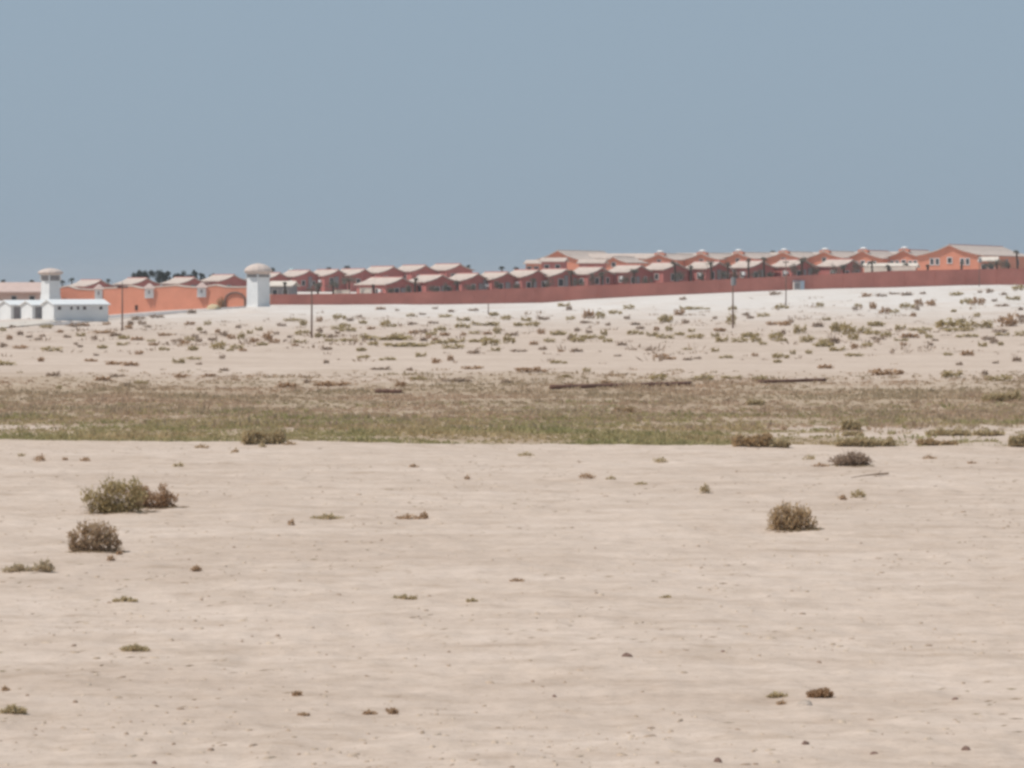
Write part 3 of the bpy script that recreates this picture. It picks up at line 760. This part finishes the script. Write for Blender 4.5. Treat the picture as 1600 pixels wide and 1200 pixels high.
def house(name, px, py, Y, W, L, rise, rz, label, group, mat='housered', roofm='roof', kindw='front', chim=False, over=.4, seed=0, cat='house'):
    """px, py: photo pixel of the front gable's peak; Y its distance"""
    rr = random.Random(seed)
    apex = at(px, py, Y)
    c, s = math.cos(rz), math.sin(rz)
    off = Vector((s * L/2, -c * L/2, 0))          # gable centre from the origin
    org = Vector((apex.x, apex.y, 0)) - off
    g = gz(apex.x, apex.y) - .3
    H = max(apex.z - g - .22, rise + 2.6); g = apex.z - .22 - H
    root = empty(name, (org.x, org.y, g), rz); tag(root, label, cat, group)
    ze = H - rise; hw = W/2
    rb, prof = roof_mesh(W, L, H, ze, over)
    # body under the roof profile
    inner = [(x, z - .01) for x, z in prof if abs(x) < hw] 
    def zat(x):
        for (x0, z0), (x1, z1) in zip(prof, prof[1:]):
            if x0 <= x <= x1: return z0 + (z1 - z0) * (x - x0) / (x1 - x0)
        return ze
    P = [(-hw, 0), (hw, 0), (hw, zat(hw) - .01)] + [(x, z) for x, z in reversed(inner)] + [(-hw, zat(-hw) - .01)]
    n = len(P); mb = MB()
    for y in (-L/2, L/2): mb.v += [(x, y, z) for x, z in P]
    mb.f.append(tuple(range(n))); mb.f.append(tuple(range(2*n-1, n-1, -1)))
    for i in range(n): mb.f.append((i, n+i, n+(i+1) % n, (i+1) % n))
    mb.build('house_wall', M[mat], root)
    ro = rb.build('roof', M[roofm], root)
    # ridge cap
    rc = MB(); rc.tube([(0, -L/2-.5, H+.2), (0, L/2+.5, H+.2)], [.13, .13], 8); rc.build('ridge_cap', M['housered' if kindw != 'lit' else 'roof'], ro)
    yf = -L/2
    if kindw == 'front':
        base = ze - 2.35 + rr.uniform(-.2, .2); x0 = -hw*.42 + rr.uniform(-.6, .6)
        window(root, x0, base + .35, rr.uniform(.75, 1.15), rr.uniform(1.0, 1.35), yf)
        if rr.random() < .6: window(root, hw*.45 + rr.uniform(-.4, .5), base + .5, rr.uniform(.5, .8), rr.uniform(.8, 1.1), yf)
        for q in range(rr.choice((1, 1, 2))):       # pale shutters and screens beside the window
            x = x0 + 1.3 + q * 1.5 + rr.uniform(-.1, .5); wv = rr.uniform(.3, .55)
            MB().box(x-wv, x+wv, yf-.22, yf-.04, base - .6, base + 1.9 + rr.uniform(-.6, .6)).build('screen', M['shade' if rr.random() < .7 else 'housered'], root)
        side_window(root, -hw, -L*.2, ze - 1.9, 1.0, 1.0)
        if rr.random() < .7:
            MB().box(-hw - .55, -hw - .02, -L*.38, -L*.38 + .8, ze - 1.5, ze - .9).build('air_unit', M['white'], root)
    elif kindw == 'lit':
        window(root, 0, ze - .9, .9, .9, yf)
    elif kindw == 'white':
        k = hw * .48
        for x in (-k - .55, -k + .75, k - .75, k + .55): window(root, x, ze - 2.1, .75, 1.35, yf, frame='white')
        window(root, 0, ze - 1.75, .95, 1.2, yf, frame='white')
        for q in range(3): side_window(root, hw, -L*.25 + q * L * .22, ze - 2.0, 1.1, 1.2)
    if chim:
        pb = MB(); pb.box(-1.25, 1.25, -L/2 - .12, -L/2 + 1.4, H - .75, H + .35); pb.build('gable_block', M[mat], root)
        cm = MB(); cm.box(-.62, .62, -L/2 + .1, -L/2 + 1.1, H + .352, H + .68); cm.frustum(1.0, .5, H + .68, H + .95, 4, 0, -L/2 + .6)
        cm.build('chimney', M['white'], root)
    return root

ORD = ['first', 'second', 'third', 'fourth', 'fifth', 'sixth', 'seventh', 'eighth', 'ninth', 'tenth', 'eleventh', 'twelfth', 'thirteenth', 'fourteenth']
R30 = math.radians(30)
FRONT = [(628,433),(690,429),(746,427),(792,425),(839,421.5),(884,420),(939,417),(1000,414),(1056,410),(1122,408.5),(1190,407),(1256,405.5),(1330,405)]
for i, (px, py) in enumerate(FRONT):
    Y = float(wall_y((px-800)/F)) + 11
    L = 13 if i == 0 else 6.2 if i > 5 else 8.2
    house('gabled_house', px, py, Y, 7.0, L, 1.25, (math.radians(40) if i > 5 else R30) + math.radians(random.uniform(-2, 2)),
          f'red gabled house with pale roof, {ORD[i]} from the left directly behind the red wall', 'front row of gabled houses behind the red wall', seed=i)
BACK = [(157,437),(229,434),(303,433),(365,429),(437,426),(483,422),(528,421),(569,420),(614,416),(664,414),(718,412)]
for i, (px, py) in enumerate(BACK):
    house('gabled_house', px, py, 668, 7.0, 11, 1.3, R30 + math.radians(random.uniform(-2, 2)),
          f'red gabled house with pale roof, {ORD[i]} from the left in the rear row at left', 'rear row of gabled houses at left', seed=40+i)
RM = math.radians(-27)
UP = [(872,391,15,2.5,26),(959,400.5,7,1.3,11),(1030,396,9,1.4,20),(1096,395,9,1.4,20),(1153,394,9,1.4,20),(1224,393,9.5,1.4,20),(1288,392,9.5,1.5,20),(1348,391,10,1.8,18),(1412,390,10,1.8,18)]
for i, (px, py, W, rise, L) in enumerate(UP):
    house('terrace_house', px, py, 700 if i == 0 else 672 if i == 1 else 690, W, L, rise, RM,
          f'salmon gabled terrace house under long pale roof, {ORD[i]} from the left in the upper row', 'upper row of terrace houses', mat='salmon',
          kindw='white' if i > 6 else 'lit', chim=(1 < i), seed=60+i)
house('villa', 1484, 382, 655, 15.5, 40, 2.3, RM, 'widest salmon villa with white framed windows, at the right end of the upper row', None,
      mat='salmon', kindw='white', seed=80, cat='house')
RB = math.radians(72)
def broad(name, px, py, Y, W, L, label, mat='housered', roofm='roof', rise=.7, cat='house', group=None, over=.5, rz=RB):
    """house seen on its long side; px, py = photo pixel of the ridge's middle"""
    c = at(px, py, Y); g = gz(c.x, c.y) - .3; H = max(c.z - g - .22, rise + 1.6); g = c.z - .22 - H
    root = empty(name, (c.x, c.y, g), rz); tag(root, label, cat, group)
    ze = H - rise; hw = W/2
    rb, prof = roof_mesh(W, L, H, ze, over)
    zz = ze + .0
    MB().box(-hw, hw, -L/2, L/2, 0, ze - .05).build('house_wall', M[mat], root)
    g_ = MB()
    for y in (-L/2 + .02, L/2 - .22):
        g_.poly([(-hw+.02, y, ze-.05), (hw-.02, y, ze-.05), (0, y, H-.06), (-hw+.02, y+.2, ze-.05), (hw-.02, y+.2, ze-.05), (0, y+.2, H-.06)], [(0,1,2),(3,5,4),(0,3,4,1),(1,4,5,2),(2,5,3,0)])
    g_.build('gable', M[mat], root)
    rb.build('roof', M[roofm], root)
    for q in range(max(2, int(L / 3.5))):
        side_window(root, -hw, -L/2 + (q + .5) * L / max(2, int(L / 3.5)), max(ze - 1.9, .5), 1.0, 1.1)
    return root
for i, (px, py) in enumerate(((985,396),(1125,395),(1256,394),(1382,393))):
    broad('terrace_block', px, py, 708, 7.0, 21, f'long pale roofed terrace block behind the upper row gables, {ORD[i]} from the left', mat='salmon', rise=1.1, group='long roofed blocks behind the upper row')
broad('low_house', 866, 402.5, 655, 3.0, 5.2, 'small low house with cream roof below the leftmost upper gable', group='low cream roofed houses')
broad('low_house', 926, 405, 655, 3.0, 5.6, 'low house with cream roof right of the smaller low house, below the upper row', group='low cream roofed houses')
broad('low_house', 836, 406, 690, 3.5, 3.6, 'small salmon low house at the left end of the upper row', mat='salmon', group='low cream roofed houses')
broad('low_house', 1392, 411, 620, 4.0, 11, 'low house with pale roof between the front row and the white framed gables at right', mat='salmon', roofm='cream', group='low cream roofed houses')
broad('low_house', 1545, 401, 610, 3.0, 3.2, 'tiny low house with pale roof in front of the widest villa', mat='salmon', roofm='cream', group='low cream roofed houses')
broad('long_house', 20, 441, 560, 8.0, 15, 'long low house with broad pink roof at the far left behind the white huts', mat='pinkroof', roofm='pinkroof', rise=1.7, over=1.4, rz=math.radians(78))
broad('kiosk', 443, 439, 585, 3.6, 4.6, 'small kiosk with cream roof just right of the taller white tower', mat='shade', roofm='cream', rise=.8, group=None, cat='kiosk')

# cream garden walls seen above the red wall
for px, py, wpx, h_, lb in ((571, 461, 24, 1.3, 'cream garden wall in front of the leftmost front row house'), (533, 461, 34, .9, 'low cream garden wall left of the leftmost front row house'),
                            (1390, 424, 92, 1.0, 'long cream garden wall above the red wall near the white framed gables')):
    Y = float(wall_y((px-800)/F)) + 5; c = at(px, py, Y); k = Y/F
    mb = MB(); mb.box(-wpx*k/2, wpx*k/2, 0, .25, -1.5, h_); mb.box(-wpx*k/2-.06, wpx*k/2+.06, -.06, .31, h_, h_+.12)
    o = mb.build('garden_wall', M['cream']); o.location = c; o.rotation_euler = (0, 0, math.radians(-38)); tag(o, lb, 'wall', 'cream garden walls')

# ------------------------------------------------------------------ salmon boundary wall with turrets at left
def salmon_wall(pxa, ybase, ytop, Ya, rot, label, W_px):
    A = at(pxa, ybase, Ya)
    d = Vector((math.cos(rot), math.sin(rot), 0))
    root = empty('salmon_wall', A); tag(root, label, 'wall')
    return root, A, d
def sweep_wall(name, samples, mat, cmat, label, thick=.5):
    """samples: (px, base row, top row, Y)"""
    A = at(samples[0][0], samples[0][1], samples[0][3])
    root = empty(name, A); tag(root, label, 'wall')
    for nm, m_ in (('wall_face', mat), ('coping', cmat)):
        mb = MB(); n = len(samples)
        for px, yb, yt, Y in samples:
            b, t = at(px, yb, Y) - A, at(px, yt, Y) - A
            nn = Vector((.47, .88, 0)) * thick
            if nm == 'wall_face': c = [b - Vector((0,0,.6)), t, t + nn, b + nn - Vector((0,0,.6))]
            else: c = [t - nn*.2, t - nn*.2 + Vector((0,0,.22)), t + nn*1.2 + Vector((0,0,.22)), t + nn*1.2]
            mb.v += [tuple(q) for q in c]
        for i in range(n-1):
            for k in range(4):
                a, b = i*4+k, i*4+(k+1) % 4; mb.f.append((a, a+4, b+4, b))
        mb.f.append((0,1,2,3)); mb.f.append(tuple((n-1)*4+k for k in (3,2,1,0)))
        mb.build(nm, M[m_], root)
    return root, A
def densify(pts, n=40):
    pts = np.array(pts, float); x = np.linspace(pts[0,0], pts[-1,0], n)
    return [(a, *[float(np.interp(a, pts[:,0], pts[:,k])) for k in (1,2,3)]) for a in x]
mainw = densify([(162,493.5,451,548.0),(180,492,450.5,546.8),(205,490,447.5,545.1),(222,489,451,544.0),(250,487,448.5,542.2),(275,485,446.5,540.5),(290,484,448.5,539.5),(310,483,450,538.2),(338,481.5,446,536.3),(352,480.5,449,535.4),(372,479,449.5,534.1),(388,478,449,533.0)], 60)
root, A0 = sweep_wall('salmon_wall', mainw, 'salmon', 'cream', 'tall salmon boundary wall with wavy top, white turrets and an arch, left of the taller tower')
def turret(root, A0, px, Y, ytop=451, ybot=466, wpx=14):
    c = at(px, ybot, Y - .5) - A0; k = Y/F; h = (ybot - ytop) * k; hw = wpx*k/2
    mb = MB(); mb.box(c.x-hw, c.x+hw, c.y+.0, c.y+1.3, c.z, c.z+h)
    t = mb.build('turret', M['white'], root)
    rm = MB(); rm.frustum(hw*2.1, .25, c.z+h+.02, c.z+h+1.0, 4, c.x, c.y+.75)
    rm.build('turret_roof', M['pinkroof'], t)
    wd = MB(); wd.box(c.x-.15, c.x+.15, c.y-.03, c.y+.02, c.z+h*.45, c.z+h*.8); wd.build('window_slit', M['shade'], t)
turret(root, A0, 233, 543.3); turret(root, A0, 315, 537.8, 449.5, 464.5)
wd = MB(); c = at(215, 483, 544.5) - A0; wd.box(c.x-.5, c.x+.5, c.y-.08, c.y+.1, c.z-.2, c.z+.75); wd.build('hatch', M['door'], root)
# arch: brown moulding round a recessed-looking salmon panel
ar = MB(); pts = []; sl_ = -15/226*F/536
for i in range(17):
    t = math.pi * (1 - i/16); pts.append(at(367.5, 469, 534.4) - A0 + Vector((1.95*math.cos(t), -.22 + sl_*1.95*math.cos(t), 1.45*math.sin(t))))
pts = [pts[0] + Vector((0,0,-1.5))] + pts + [pts[-1] + Vector((0,0,-1.5))]
ar.tube(pts, [.2]*len(pts), 6); ar.build('arch', M['stone'], root)
left = densify([(70,486,455,566),(84,486,455,565),(98,486,449,564),(106,486,447.5,563.4),(120,486,452,562.5),(146,486,453.5,560.8),(162,486,453,559.7)], 26)
root2, A1 = sweep_wall('salmon_wall', left, 'salmon', 'cream', 'salmon boundary wall showing above the grey hut roof, with one white turret')
turret(root2, A1, 154, 560.2, 452, 468, 12)

# ------------------------------------------------------------------ white towers
def tower(px_l, px_m, px_r, ybase, ytop, yroof, Y, label, flare=1.0, roofpx=43, band=(430, 438)):
    k = Y / F
    s_ = (px_r - px_l) * k / 2 ; c = at(px_m, ybase, Y)
    root = empty('white_tower', c, math.radians(2)); tag(root, label, 'tower', 'white towers')
    h = (ybase - ytop) * k; r = s_
    mb = MB()
    zb = h * .45
    mb.frustum(r * flare * 1.08, r * flare, -.8, .25, 4, a0=0); mb.frustum(r * flare, r, .25, zb, 4, a0=0); mb.frustum(r, r * .97, zb, h, 4, a0=0)
    mb.build('shaft', M['white'], root)
    b0, b1 = (ybase - band[1]) * k, (ybase - band[0]) * k
    gb = MB(); gb.frustum(r * 1.015, r * 1.015, b0, b1, 4, a0=0)
    g = gb.build('window_band', M['shade'], root)
    for i in range(4):
        a = i * math.pi/2
        MB().box(r*1.02*math.cos(a)-.13, r*1.02*math.cos(a)+.13, r*1.02*math.sin(a)-.13, r*1.02*math.sin(a)+.13, b0, b1).build('corner_post', M['white'], g)
    rm = MB(); R = roofpx * k / 2; hr = (ytop - yroof) * k
    pr_ = [(.80, 0), (.95, .12), (1.0, .28), (.96, .45), (.80, .66), (.55, .85), (.30, .95), (.06, 1.0)]
    for (ra, za), (rb_, zb_) in zip(pr_, pr_[1:]): rm.frustum(R*ra, R*rb_, h + hr*za, h + hr*zb_, 12, a0=0)
    rm.build('roof', M['towercap'], root)
tower(385, 403.5, 421, 477.5, 428, 411.5, 529, 'taller white square tower with rounded pale cap where the salmon wall meets the red wall', 1.0, 44, (429, 433))
tower(63, 79, 93, 484, 429, 419, 520, 'shorter white flared tower with rounded pale cap and window band behind the white huts', 1.25, 40, (430.5, 438.5))

# ------------------------------------------------------------------ white huts at left
def hut(px, py, Y, W, L, Hh, rise, rz, label, win=True):
    """px, py photo pixel at the foot of the gable's middle"""
    c = at(px, py, Y); s, co = math.sin(rz), math.cos(rz)
    off = Vector((s * L/2, -co * L/2, 0)); org = c - off
    root = empty('white_hut', org, rz); tag(root, label, 'hut', 'white huts beside the road'); hw = W/2
    P = [(-hw, -.6), (hw, -.6), (hw, Hh), (0, Hh + rise), (-hw, Hh)]; mb = MB(); n = 5
    for y in (-L/2, L/2): mb.v += [(x, y, z) for x, z in P]
    mb.f.append(tuple(range(n))); mb.f.append(tuple(range(2*n-1, n-1, -1)))
    for i in range(n): mb.f.append((i, n+i, n+(i+1) % n, (i+1) % n))
    mb.build('hut_wall', M['white'], root)
    rb = MB(); t = .16; ov = .3
    for sx in (-1, 1):
        e = (sx*(hw+ov), Hh - ov*rise/hw + .02); q = (0, Hh + rise + .02)
        pts = []
        for y in (-L/2-.25, L/2+.25): pts += [(q[0], y, q[1]), (e[0], y, e[1]), (e[0], y, e[1]+t), (q[0], y, q[1]+t)]
        rb.poly(pts, [(0,1,2,3),(4,7,6,5),(0,4,5,1),(1,5,6,2),(2,6,7,3),(3,7,4,0)])
    rb.build('roof', M['white'], root)
    if win:
        for q, sz in ((.10, .5), (.32, .3), (.44, .3), (.56, .45), (.86, .45)):
            y = -L/2 + q * L
            f = MB(); f.box(hw-.02, hw+.05, y-sz/2-.06, y+sz/2+.06, Hh-.75, Hh-.25); fo = f.build('window', M['trim'], root)
            MB().box(hw+.045, hw+.06, y-sz/2, y+sz/2, Hh-.70, Hh-.30).build('pane', M['glass'], fo)
    else:
        MB().box(hw-.02, hw+.06, -L/2+.5, -L/2+1.6, -.3, Hh-.25).build('door', M['shade'], root)
RH = math.radians(-50)
hut(75, 498, 418, 3.3, 9.3, 2.05, .62, RH, 'white hut with long grey shaded side, nearest the salmon wall')
hut(42, 499, 424, 3.2, 8.5, 2.1, .55, RH, 'middle white hut of the row at the left edge', False)
hut(8, 499, 430, 3.4, 8.5, 2.15, .6, RH, 'white hut cut by the left edge of the picture', False)
hut(-30, 500, 436, 3.4, 8.5, 2.15, .6, RH, 'white hut beyond the left edge hut', False)
c = hit(166, 497); mb = MB(); mb.box(-.45, .45, -.3, .3, -.1, .55); mb.box(-.5, .5, -.35, .35, .55, .62)
o = mb.build('concrete_block', M['cream']); o.location = c; tag(o, 'small cream block at the foot of the salmon wall beside the grey hut', 'block')

# ------------------------------------------------------------------ utility poles
def pole(px, ybase, ytop, label, arm=1.1, box=False, Y=None):
    b = hit(px, ybase); k = b.y / F; h = (ybase - ytop) * k
    root = empty('utility_pole', b, random.uniform(-.3, .3)); tag(root, label, 'pole', 'utility poles on the slope')
    MB().tube([(0,0,-.3), (0.01,0,h*.5), (0,0,h)], [.09, .08, .06], 8).build('shaft', M['pole'], root, True)
    if arm:
        MB().box(-arm/2, arm/2, -.16, -.08, h-.45, h-.30).build('crossarm', M['pole'], root)
        for x in (-arm*.42, 0, arm*.42):
            MB().tube([(x, -.12, h-.31 if x else h-.02), (x, -.12 if x else 0, h-.12 if x else h+.16)], [.05, .035], 6).build('insulator', M['metal'], root)
    if box:
        t = MB(); t.tube([(0,-.42,h-1.55), (0,-.42,h-.65)], [.30,.30], 10); t.box(-.06,.06,-.42,0,h-1.2,h-1.1)
        t.build('transformer', M['metal'], root)
pole(191, 517, 443, 'thin wooden pole standing in front of the salmon wall, leftmost pole')
pole(487, 528, 446, 'wooden pole in front of the left part of the red wall', .9)
pole(1145, 513, 424, 'tall wooden pole with grey transformer right of the middle', 1.0, True)
pole(1228, 478, 406, 'wooden pole behind the tall transformer pole, in front of the red wall', .9)
pole(1530, 448, 398, 'wooden pole with grey transformer against the red wall at far right', 1.0, True)
pole(763, 491, 474, 'very short grey post on the slope below the red wall', 0)

# cabinet at the wall
_y = float(wall_y((1247-800)/F)) - 1.0; c = at(1247, 452, _y); root = empty('utility_cabinet', c, math.radians(10)); tag(root, 'white and pale blue cabinet standing against the red wall right of two poles', 'cabinet')
MB().box(-.95, .35, -.5, .5, -.5, 1.45).build('cabinet_body', M['trim'], root)
MB().box(.352, 1.15, -.55, .5, -.5, 1.6).build('side_unit', M['blue'], root)
MB().box(-1.0, 1.2, -.6, .55, 1.602, 1.70).build('cabinet_top', M['blue'], root)
MB().box(-.8, .2, -.53, -.5, .1, 1.25).build('cabinet_door', M['shade'], root)
# yellow heap and bush at the arch
c = hit(334, 483); o = link('sand_heap', rock_mesh('sand_heap', 1.0, .8, .85, 2), M['yellowsand']); o.location = c; tag(o, 'small heap of yellow sand at the foot of the salmon wall beside the arch', 'heap')
near_bush('garden_bush', 346, 480.5, [(-3, 7, 6, 7), (2, 11, 7, 7), (5, 6, 5, 6)], 420, .35, 'leaf_rust', 'dark brown bush against the salmon wall beside the arch', stems=20, thick=.05, seed=71)
near_bush('garden_bush', 340, 483, [(-1, 3, 5, 3.5), (2, 3, 4, 3)], 160, .3, 'leaf_olive', 'small green bush in front of the yellow heap beside the arch', stems=0, seed=72)
# aqua dome
o = MB(); 
for i in range(5):
    a0, a1 = i*math.pi/10, (i+1)*math.pi/10
    o.frustum(.95*math.cos(a0), max(.02, .95*math.cos(a1)), .8*math.sin(a0), .8*math.sin(a1), 12)
o.frustum(.95, .95, -2.4, 0, 12)
d = o.build('water_tank', M['aqua'], None, True); d.location = at(456, 424.5, 685); tag(d, 'pale turquoise domed water tank showing above the rear roofs right of the tower', 'tank')

# ------------------------------------------------------------------ palms and trees
def palm(px, ytop, ybase, Y, label, group, spread=1.3, fr=16, mat='leaf_dust', tr=.2, skirt=False):
    c = at(px, ybase, Y); k = Y/F; h = (ybase - ytop) * k
    g = gz(c.x, c.y); hb = max(c.z - g, 0) + .2
    root = empty('palm_tree', c - Vector((0,0,hb))); tag(root, label, 'palm', group)
    h += hb; rng = np.random.default_rng(int(px * 7 + ytop))
    n = 7; pts = [(.1*math.sin(i*.8+px), 0, h*.88*i/(n-1)) for i in range(n)]
    MB().tube(pts, [tr*(1.15-.3*i/(n-1)) * (1 + .08*(i % 2)) for i in range(n)], 8).build('trunk', M['bark'], root)
    B, T, Wd = [], [], []
    top = np.array(pts[-1])
    for f in range(fr):
        a = rng.random()*6.28; el = rng.uniform(-.3 if not skirt else -1.0, 1.15); ln = spread * rng.uniform(.7, 1.1)
        prev = top.copy(); segs = 5
        for s in range(segs):
            t = (s + 1)/segs
            p = top + np.array([math.cos(a)*ln*t*math.cos(el*.6), math.sin(a)*ln*t*math.cos(el*.6), ln*(math.sin(el)*t - .55*t*t)])
            B.append(prev); T.append(p); Wd.append(.10)
            for q in range(3):
                sd = rng.normal(size=3)*.32*spread*(1-.5*t); m_ = prev + (p-prev)*rng.random()
                B.append(m_); T.append(m_ + sd - np.array([0,0,.12*spread])); Wd.append(.10)
            prev = p
    v, q = blades(np.array(B), np.array(T), np.array(Wd))
    link('crown', mesh_np('crown', v, q), M[mat], root)
GP = 'young palms between the red wall and the houses'
def wy(px, d): return float(wall_y((px-800)/F)) + d
for px, yt, yb, sp, lb in (
    (445,437,460,.5,'thin dark palm trunk in front of the cream kiosk'),
    (545,432,460,2.0,'broad grey green palm left of the leftmost front row house'),
    (584,441,460,.4,'bare dark trunk in front of the leftmost front row house side'),
    (520,440,460,1.6,'dusty grey palm between the kiosk and the broad palm'),
    (497,441,460,1.3,'dusty palm right of the kiosk, left of the other dusty palm'),
    (649,430,457,.6,'slim palm between the first and second front row houses'),
    (715,436,456,.9,'dusty palm between the second and third front row houses'),
    (832,432,451,.9,'dusty palm in front of the fifth front row gable'),
    (893,418,448,1.0,'dusty palm in front of the sixth front row gable'),
    (940,422,446,1.3,'leaning grey palm in front of the seventh front row gable'),
    (990,418,444,1.2,'grey palm in front of the eighth front row gable'),
    (1054,404,441,1.0,'tall palm in front of the ninth front row gable'),
    (1079,411,440,.7,'slim dark palm just right of the ninth front row gable'),
    (1111,404,438,1.1,'tall palm in front of the tenth front row gable'),
    (1138,406,437,.9,'palm in front of the tenth gable, left of the transformer pole'),
    (1170,399,435,.7,'tall slim palm just right of the transformer pole'),
    (1194,397,434,.8,'tall slim palm at the peak of the eleventh front row gable'),
    (1253,400,431,1.5,'bushy grey green palm in front of the twelfth front row gable'),
    (1277,418,430,.7,'short palm right of the bushy palm in front of the twelfth gable'),
    (1318,411,428,1.2,'grey palm in front of the thirteenth front row gable'),
    (1362,404,425,.9,'dark palm in front of the left white framed gable'),
    (1388,411,424,.6,'short dark palm between the two white framed gables'),
    (1416,408,423,.8,'dark palm in front of the second white framed gable'),
    (1449,410,422,.5,'thin palm in front of the left windows of the widest villa'),
    (1503,406,422,.6,'thin palm in front of the right windows of the widest villa'),
    (1557,405,421,1.4,'bushy palm in front of the shaded side of the widest villa'),
    (1575,408,421,1.0,'grey palm right of the bushy palm by the widest villa'),
    (1589,386,421,.7,'tall dark palm near the right edge by the widest villa')):
    palm(px, yt, yb, wy(px, 5), lb, GP, sp, 14, tr=.2 if sp > .6 else .24)
GS = 'dusty garden shrubs between the red wall and the front houses'
for i, (px, w_, h_) in enumerate(((612,20,10),(640,16,14),(676,18,12),(700,14,16),(735,20,12),(775,16,18),(803,22,12),(858,18,20),(905,24,16),(928,16,22),(975,18,18),(1012,20,12),(1064,24,20),(1094,16,18),(1128,22,16),(1150,14,20),(1182,20,18),(1205,16,14),(1243,18,22),(1270,16,18),(1306,20,16),(1338,18,20),(1543,18,16),(1568,20,18))):
    Y = wy(px, 4); k = Y/F; yt = float(np.interp(px, tx, ty)); c = at(px, yt + 4, Y); g = gz(c.x, c.y); hb = (h_ + 4) * k; ex = max(c.z - g, 0)
    root = empty('garden_shrub', (c.x, c.y, c.z - ex)); rr = random.Random(800 + i)
    near = min(range(len(FRONT)), key=lambda q: abs(FRONT[q][0] - px))
    side = 'left' if px < FRONT[near][0] else 'right'
    tag(root, f'dusty grey green shrub at the {side} of the {ORD[near]} front row gable' if px < 1500 else ('dusty shrub left of the bushy palm by the widest villa' if px < 1560 else 'dusty shrub right of the bushy palm by the widest villa'), 'shrub', GS)
    lob = [(rr.uniform(-.3, .3)*w_*k, ex + hb * rr.uniform(.35, .7), w_*k*rr.uniform(.25, .4), hb*rr.uniform(.3, .42)) for _ in range(4)] + [(0, ex*.5, w_*k*.3, ex*.5 + .3)]
    link('foliage', foliage_mesh('foliage', lob, 420, .3, 830+i, .4), M['leaf_dust'], root)
GK = 'small palms on the skyline'
for px, yt, yb, lb in ((5,435,443,'small dark palm top at the left edge of the skyline'), (51,435,443,'small dark palm top left of the shorter tower'),
    (97,436,443,'small dark palm top just right of the shorter tower'), (112,432,442,'higher dark palm top right of the shorter tower'),
    (170,434,442,'small dark palm top behind the first rear gable'), (426,416,428,'slim dark palm top just right of the taller tower'),
    (513,415,424,'wide dark palm top above the rear roofs, left of the middle'), (542,412,422,'dark palm top standing higher above the rear roofs'),
    (731,411,424,'dark palm top at the right end of the rear row'), (784,413,424,'dark palm top alone above the front roofs'),
    (806,415,424,'flat dark palm top left of the upper row'), (1208,388,396,'dark palm top above the upper row beside a white chimney')):
    palm(px, yt, yb, 735, lb, GK, .95, 14, 'leaf_tree', .18)
def tree(px, ytop, wpx, Y, label, group, seed):
    c = at(px, ytop, Y); g = gz(c.x, c.y); k = Y/F; h = c.z - g; r = wpx*k/2
    root = empty('tree', (c.x, c.y, g)); tag(root, label, 'tree', group)
    rr = random.Random(seed); mb = MB()
    mb.tube([(0,0,-.3), (.1,0,h*.3), (0,.1,h*.62)], [.24, .19, .11], 8)
    lob = []
    for j in range(11):
        x = rr.uniform(-r*.85, r*.85); z = h - r*.25 - abs(x)*rr.uniform(.2, .6) - rr.uniform(0, 2.4)
        lob.append((x, z, r*rr.uniform(.35, .55), min(1.5, r*.5)*rr.uniform(.8, 1.15)))
        mb.tube([(0,.05,h*.45), (x*.5, rr.uniform(-.3,.3), (h*.45+z)/2), (x, 0, z)], [.09,.06,.03], 5)
    mb.build('trunk', M['bark'], root)
    link('crown', foliage_mesh('crown', lob, 2600, .32, seed, .2), M['leaf_tree'], root)
GT = 'dark trees behind the rear roofs at left'
for i, (px, yt, w_, lb) in enumerate(((216,423.5,18,'low dark tree at the left end of the tree clump'), (230,420.5,20,'tallest dark tree in the left tree clump'),
    (248,421,22,'broad dark tree in the middle of the left tree clump'), (260,421.5,14,'narrow dark tree at the right end of the left clump'),
    (278,424,18,'low dark tree at the left end of the right hand clump'), (291,422.5,20,'broad dark tree in the right hand clump'),
    (303,422,12,'narrow dark tree at the right end of the right hand clump'), (316,426,10,'small dark tree just right of the clumps'),
    (332,426.5,9,'smallest dark tree, rightmost, behind the rear roofs'))):
    tree(px, yt, w_, 735, lb, GT, 300+i)

# ------------------------------------------------------------------ dusty air
hz = MB().box(-6200, 6200, -6200, 6200, -8, 40).mesh('haze')
hm = bpy.data.materials.new('haze_air'); hm.use_nodes = True; ht = hm.node_tree; ht.nodes.clear()
pv = ht.nodes.new("ShaderNodeVolumePrincipled"); ho = ht.nodes.new("ShaderNodeOutputMaterial")
pv.inputs["Color"].default_value = (.90, .93, .97, 1); pv.inputs["Density"].default_value = .00016; pv.inputs["Anisotropy"].default_value = .2
ht.links.new(pv.outputs[0], ho.inputs["Volume"]); hz.materials.append(hm)
kind(link('haze', hz), 'stuff')
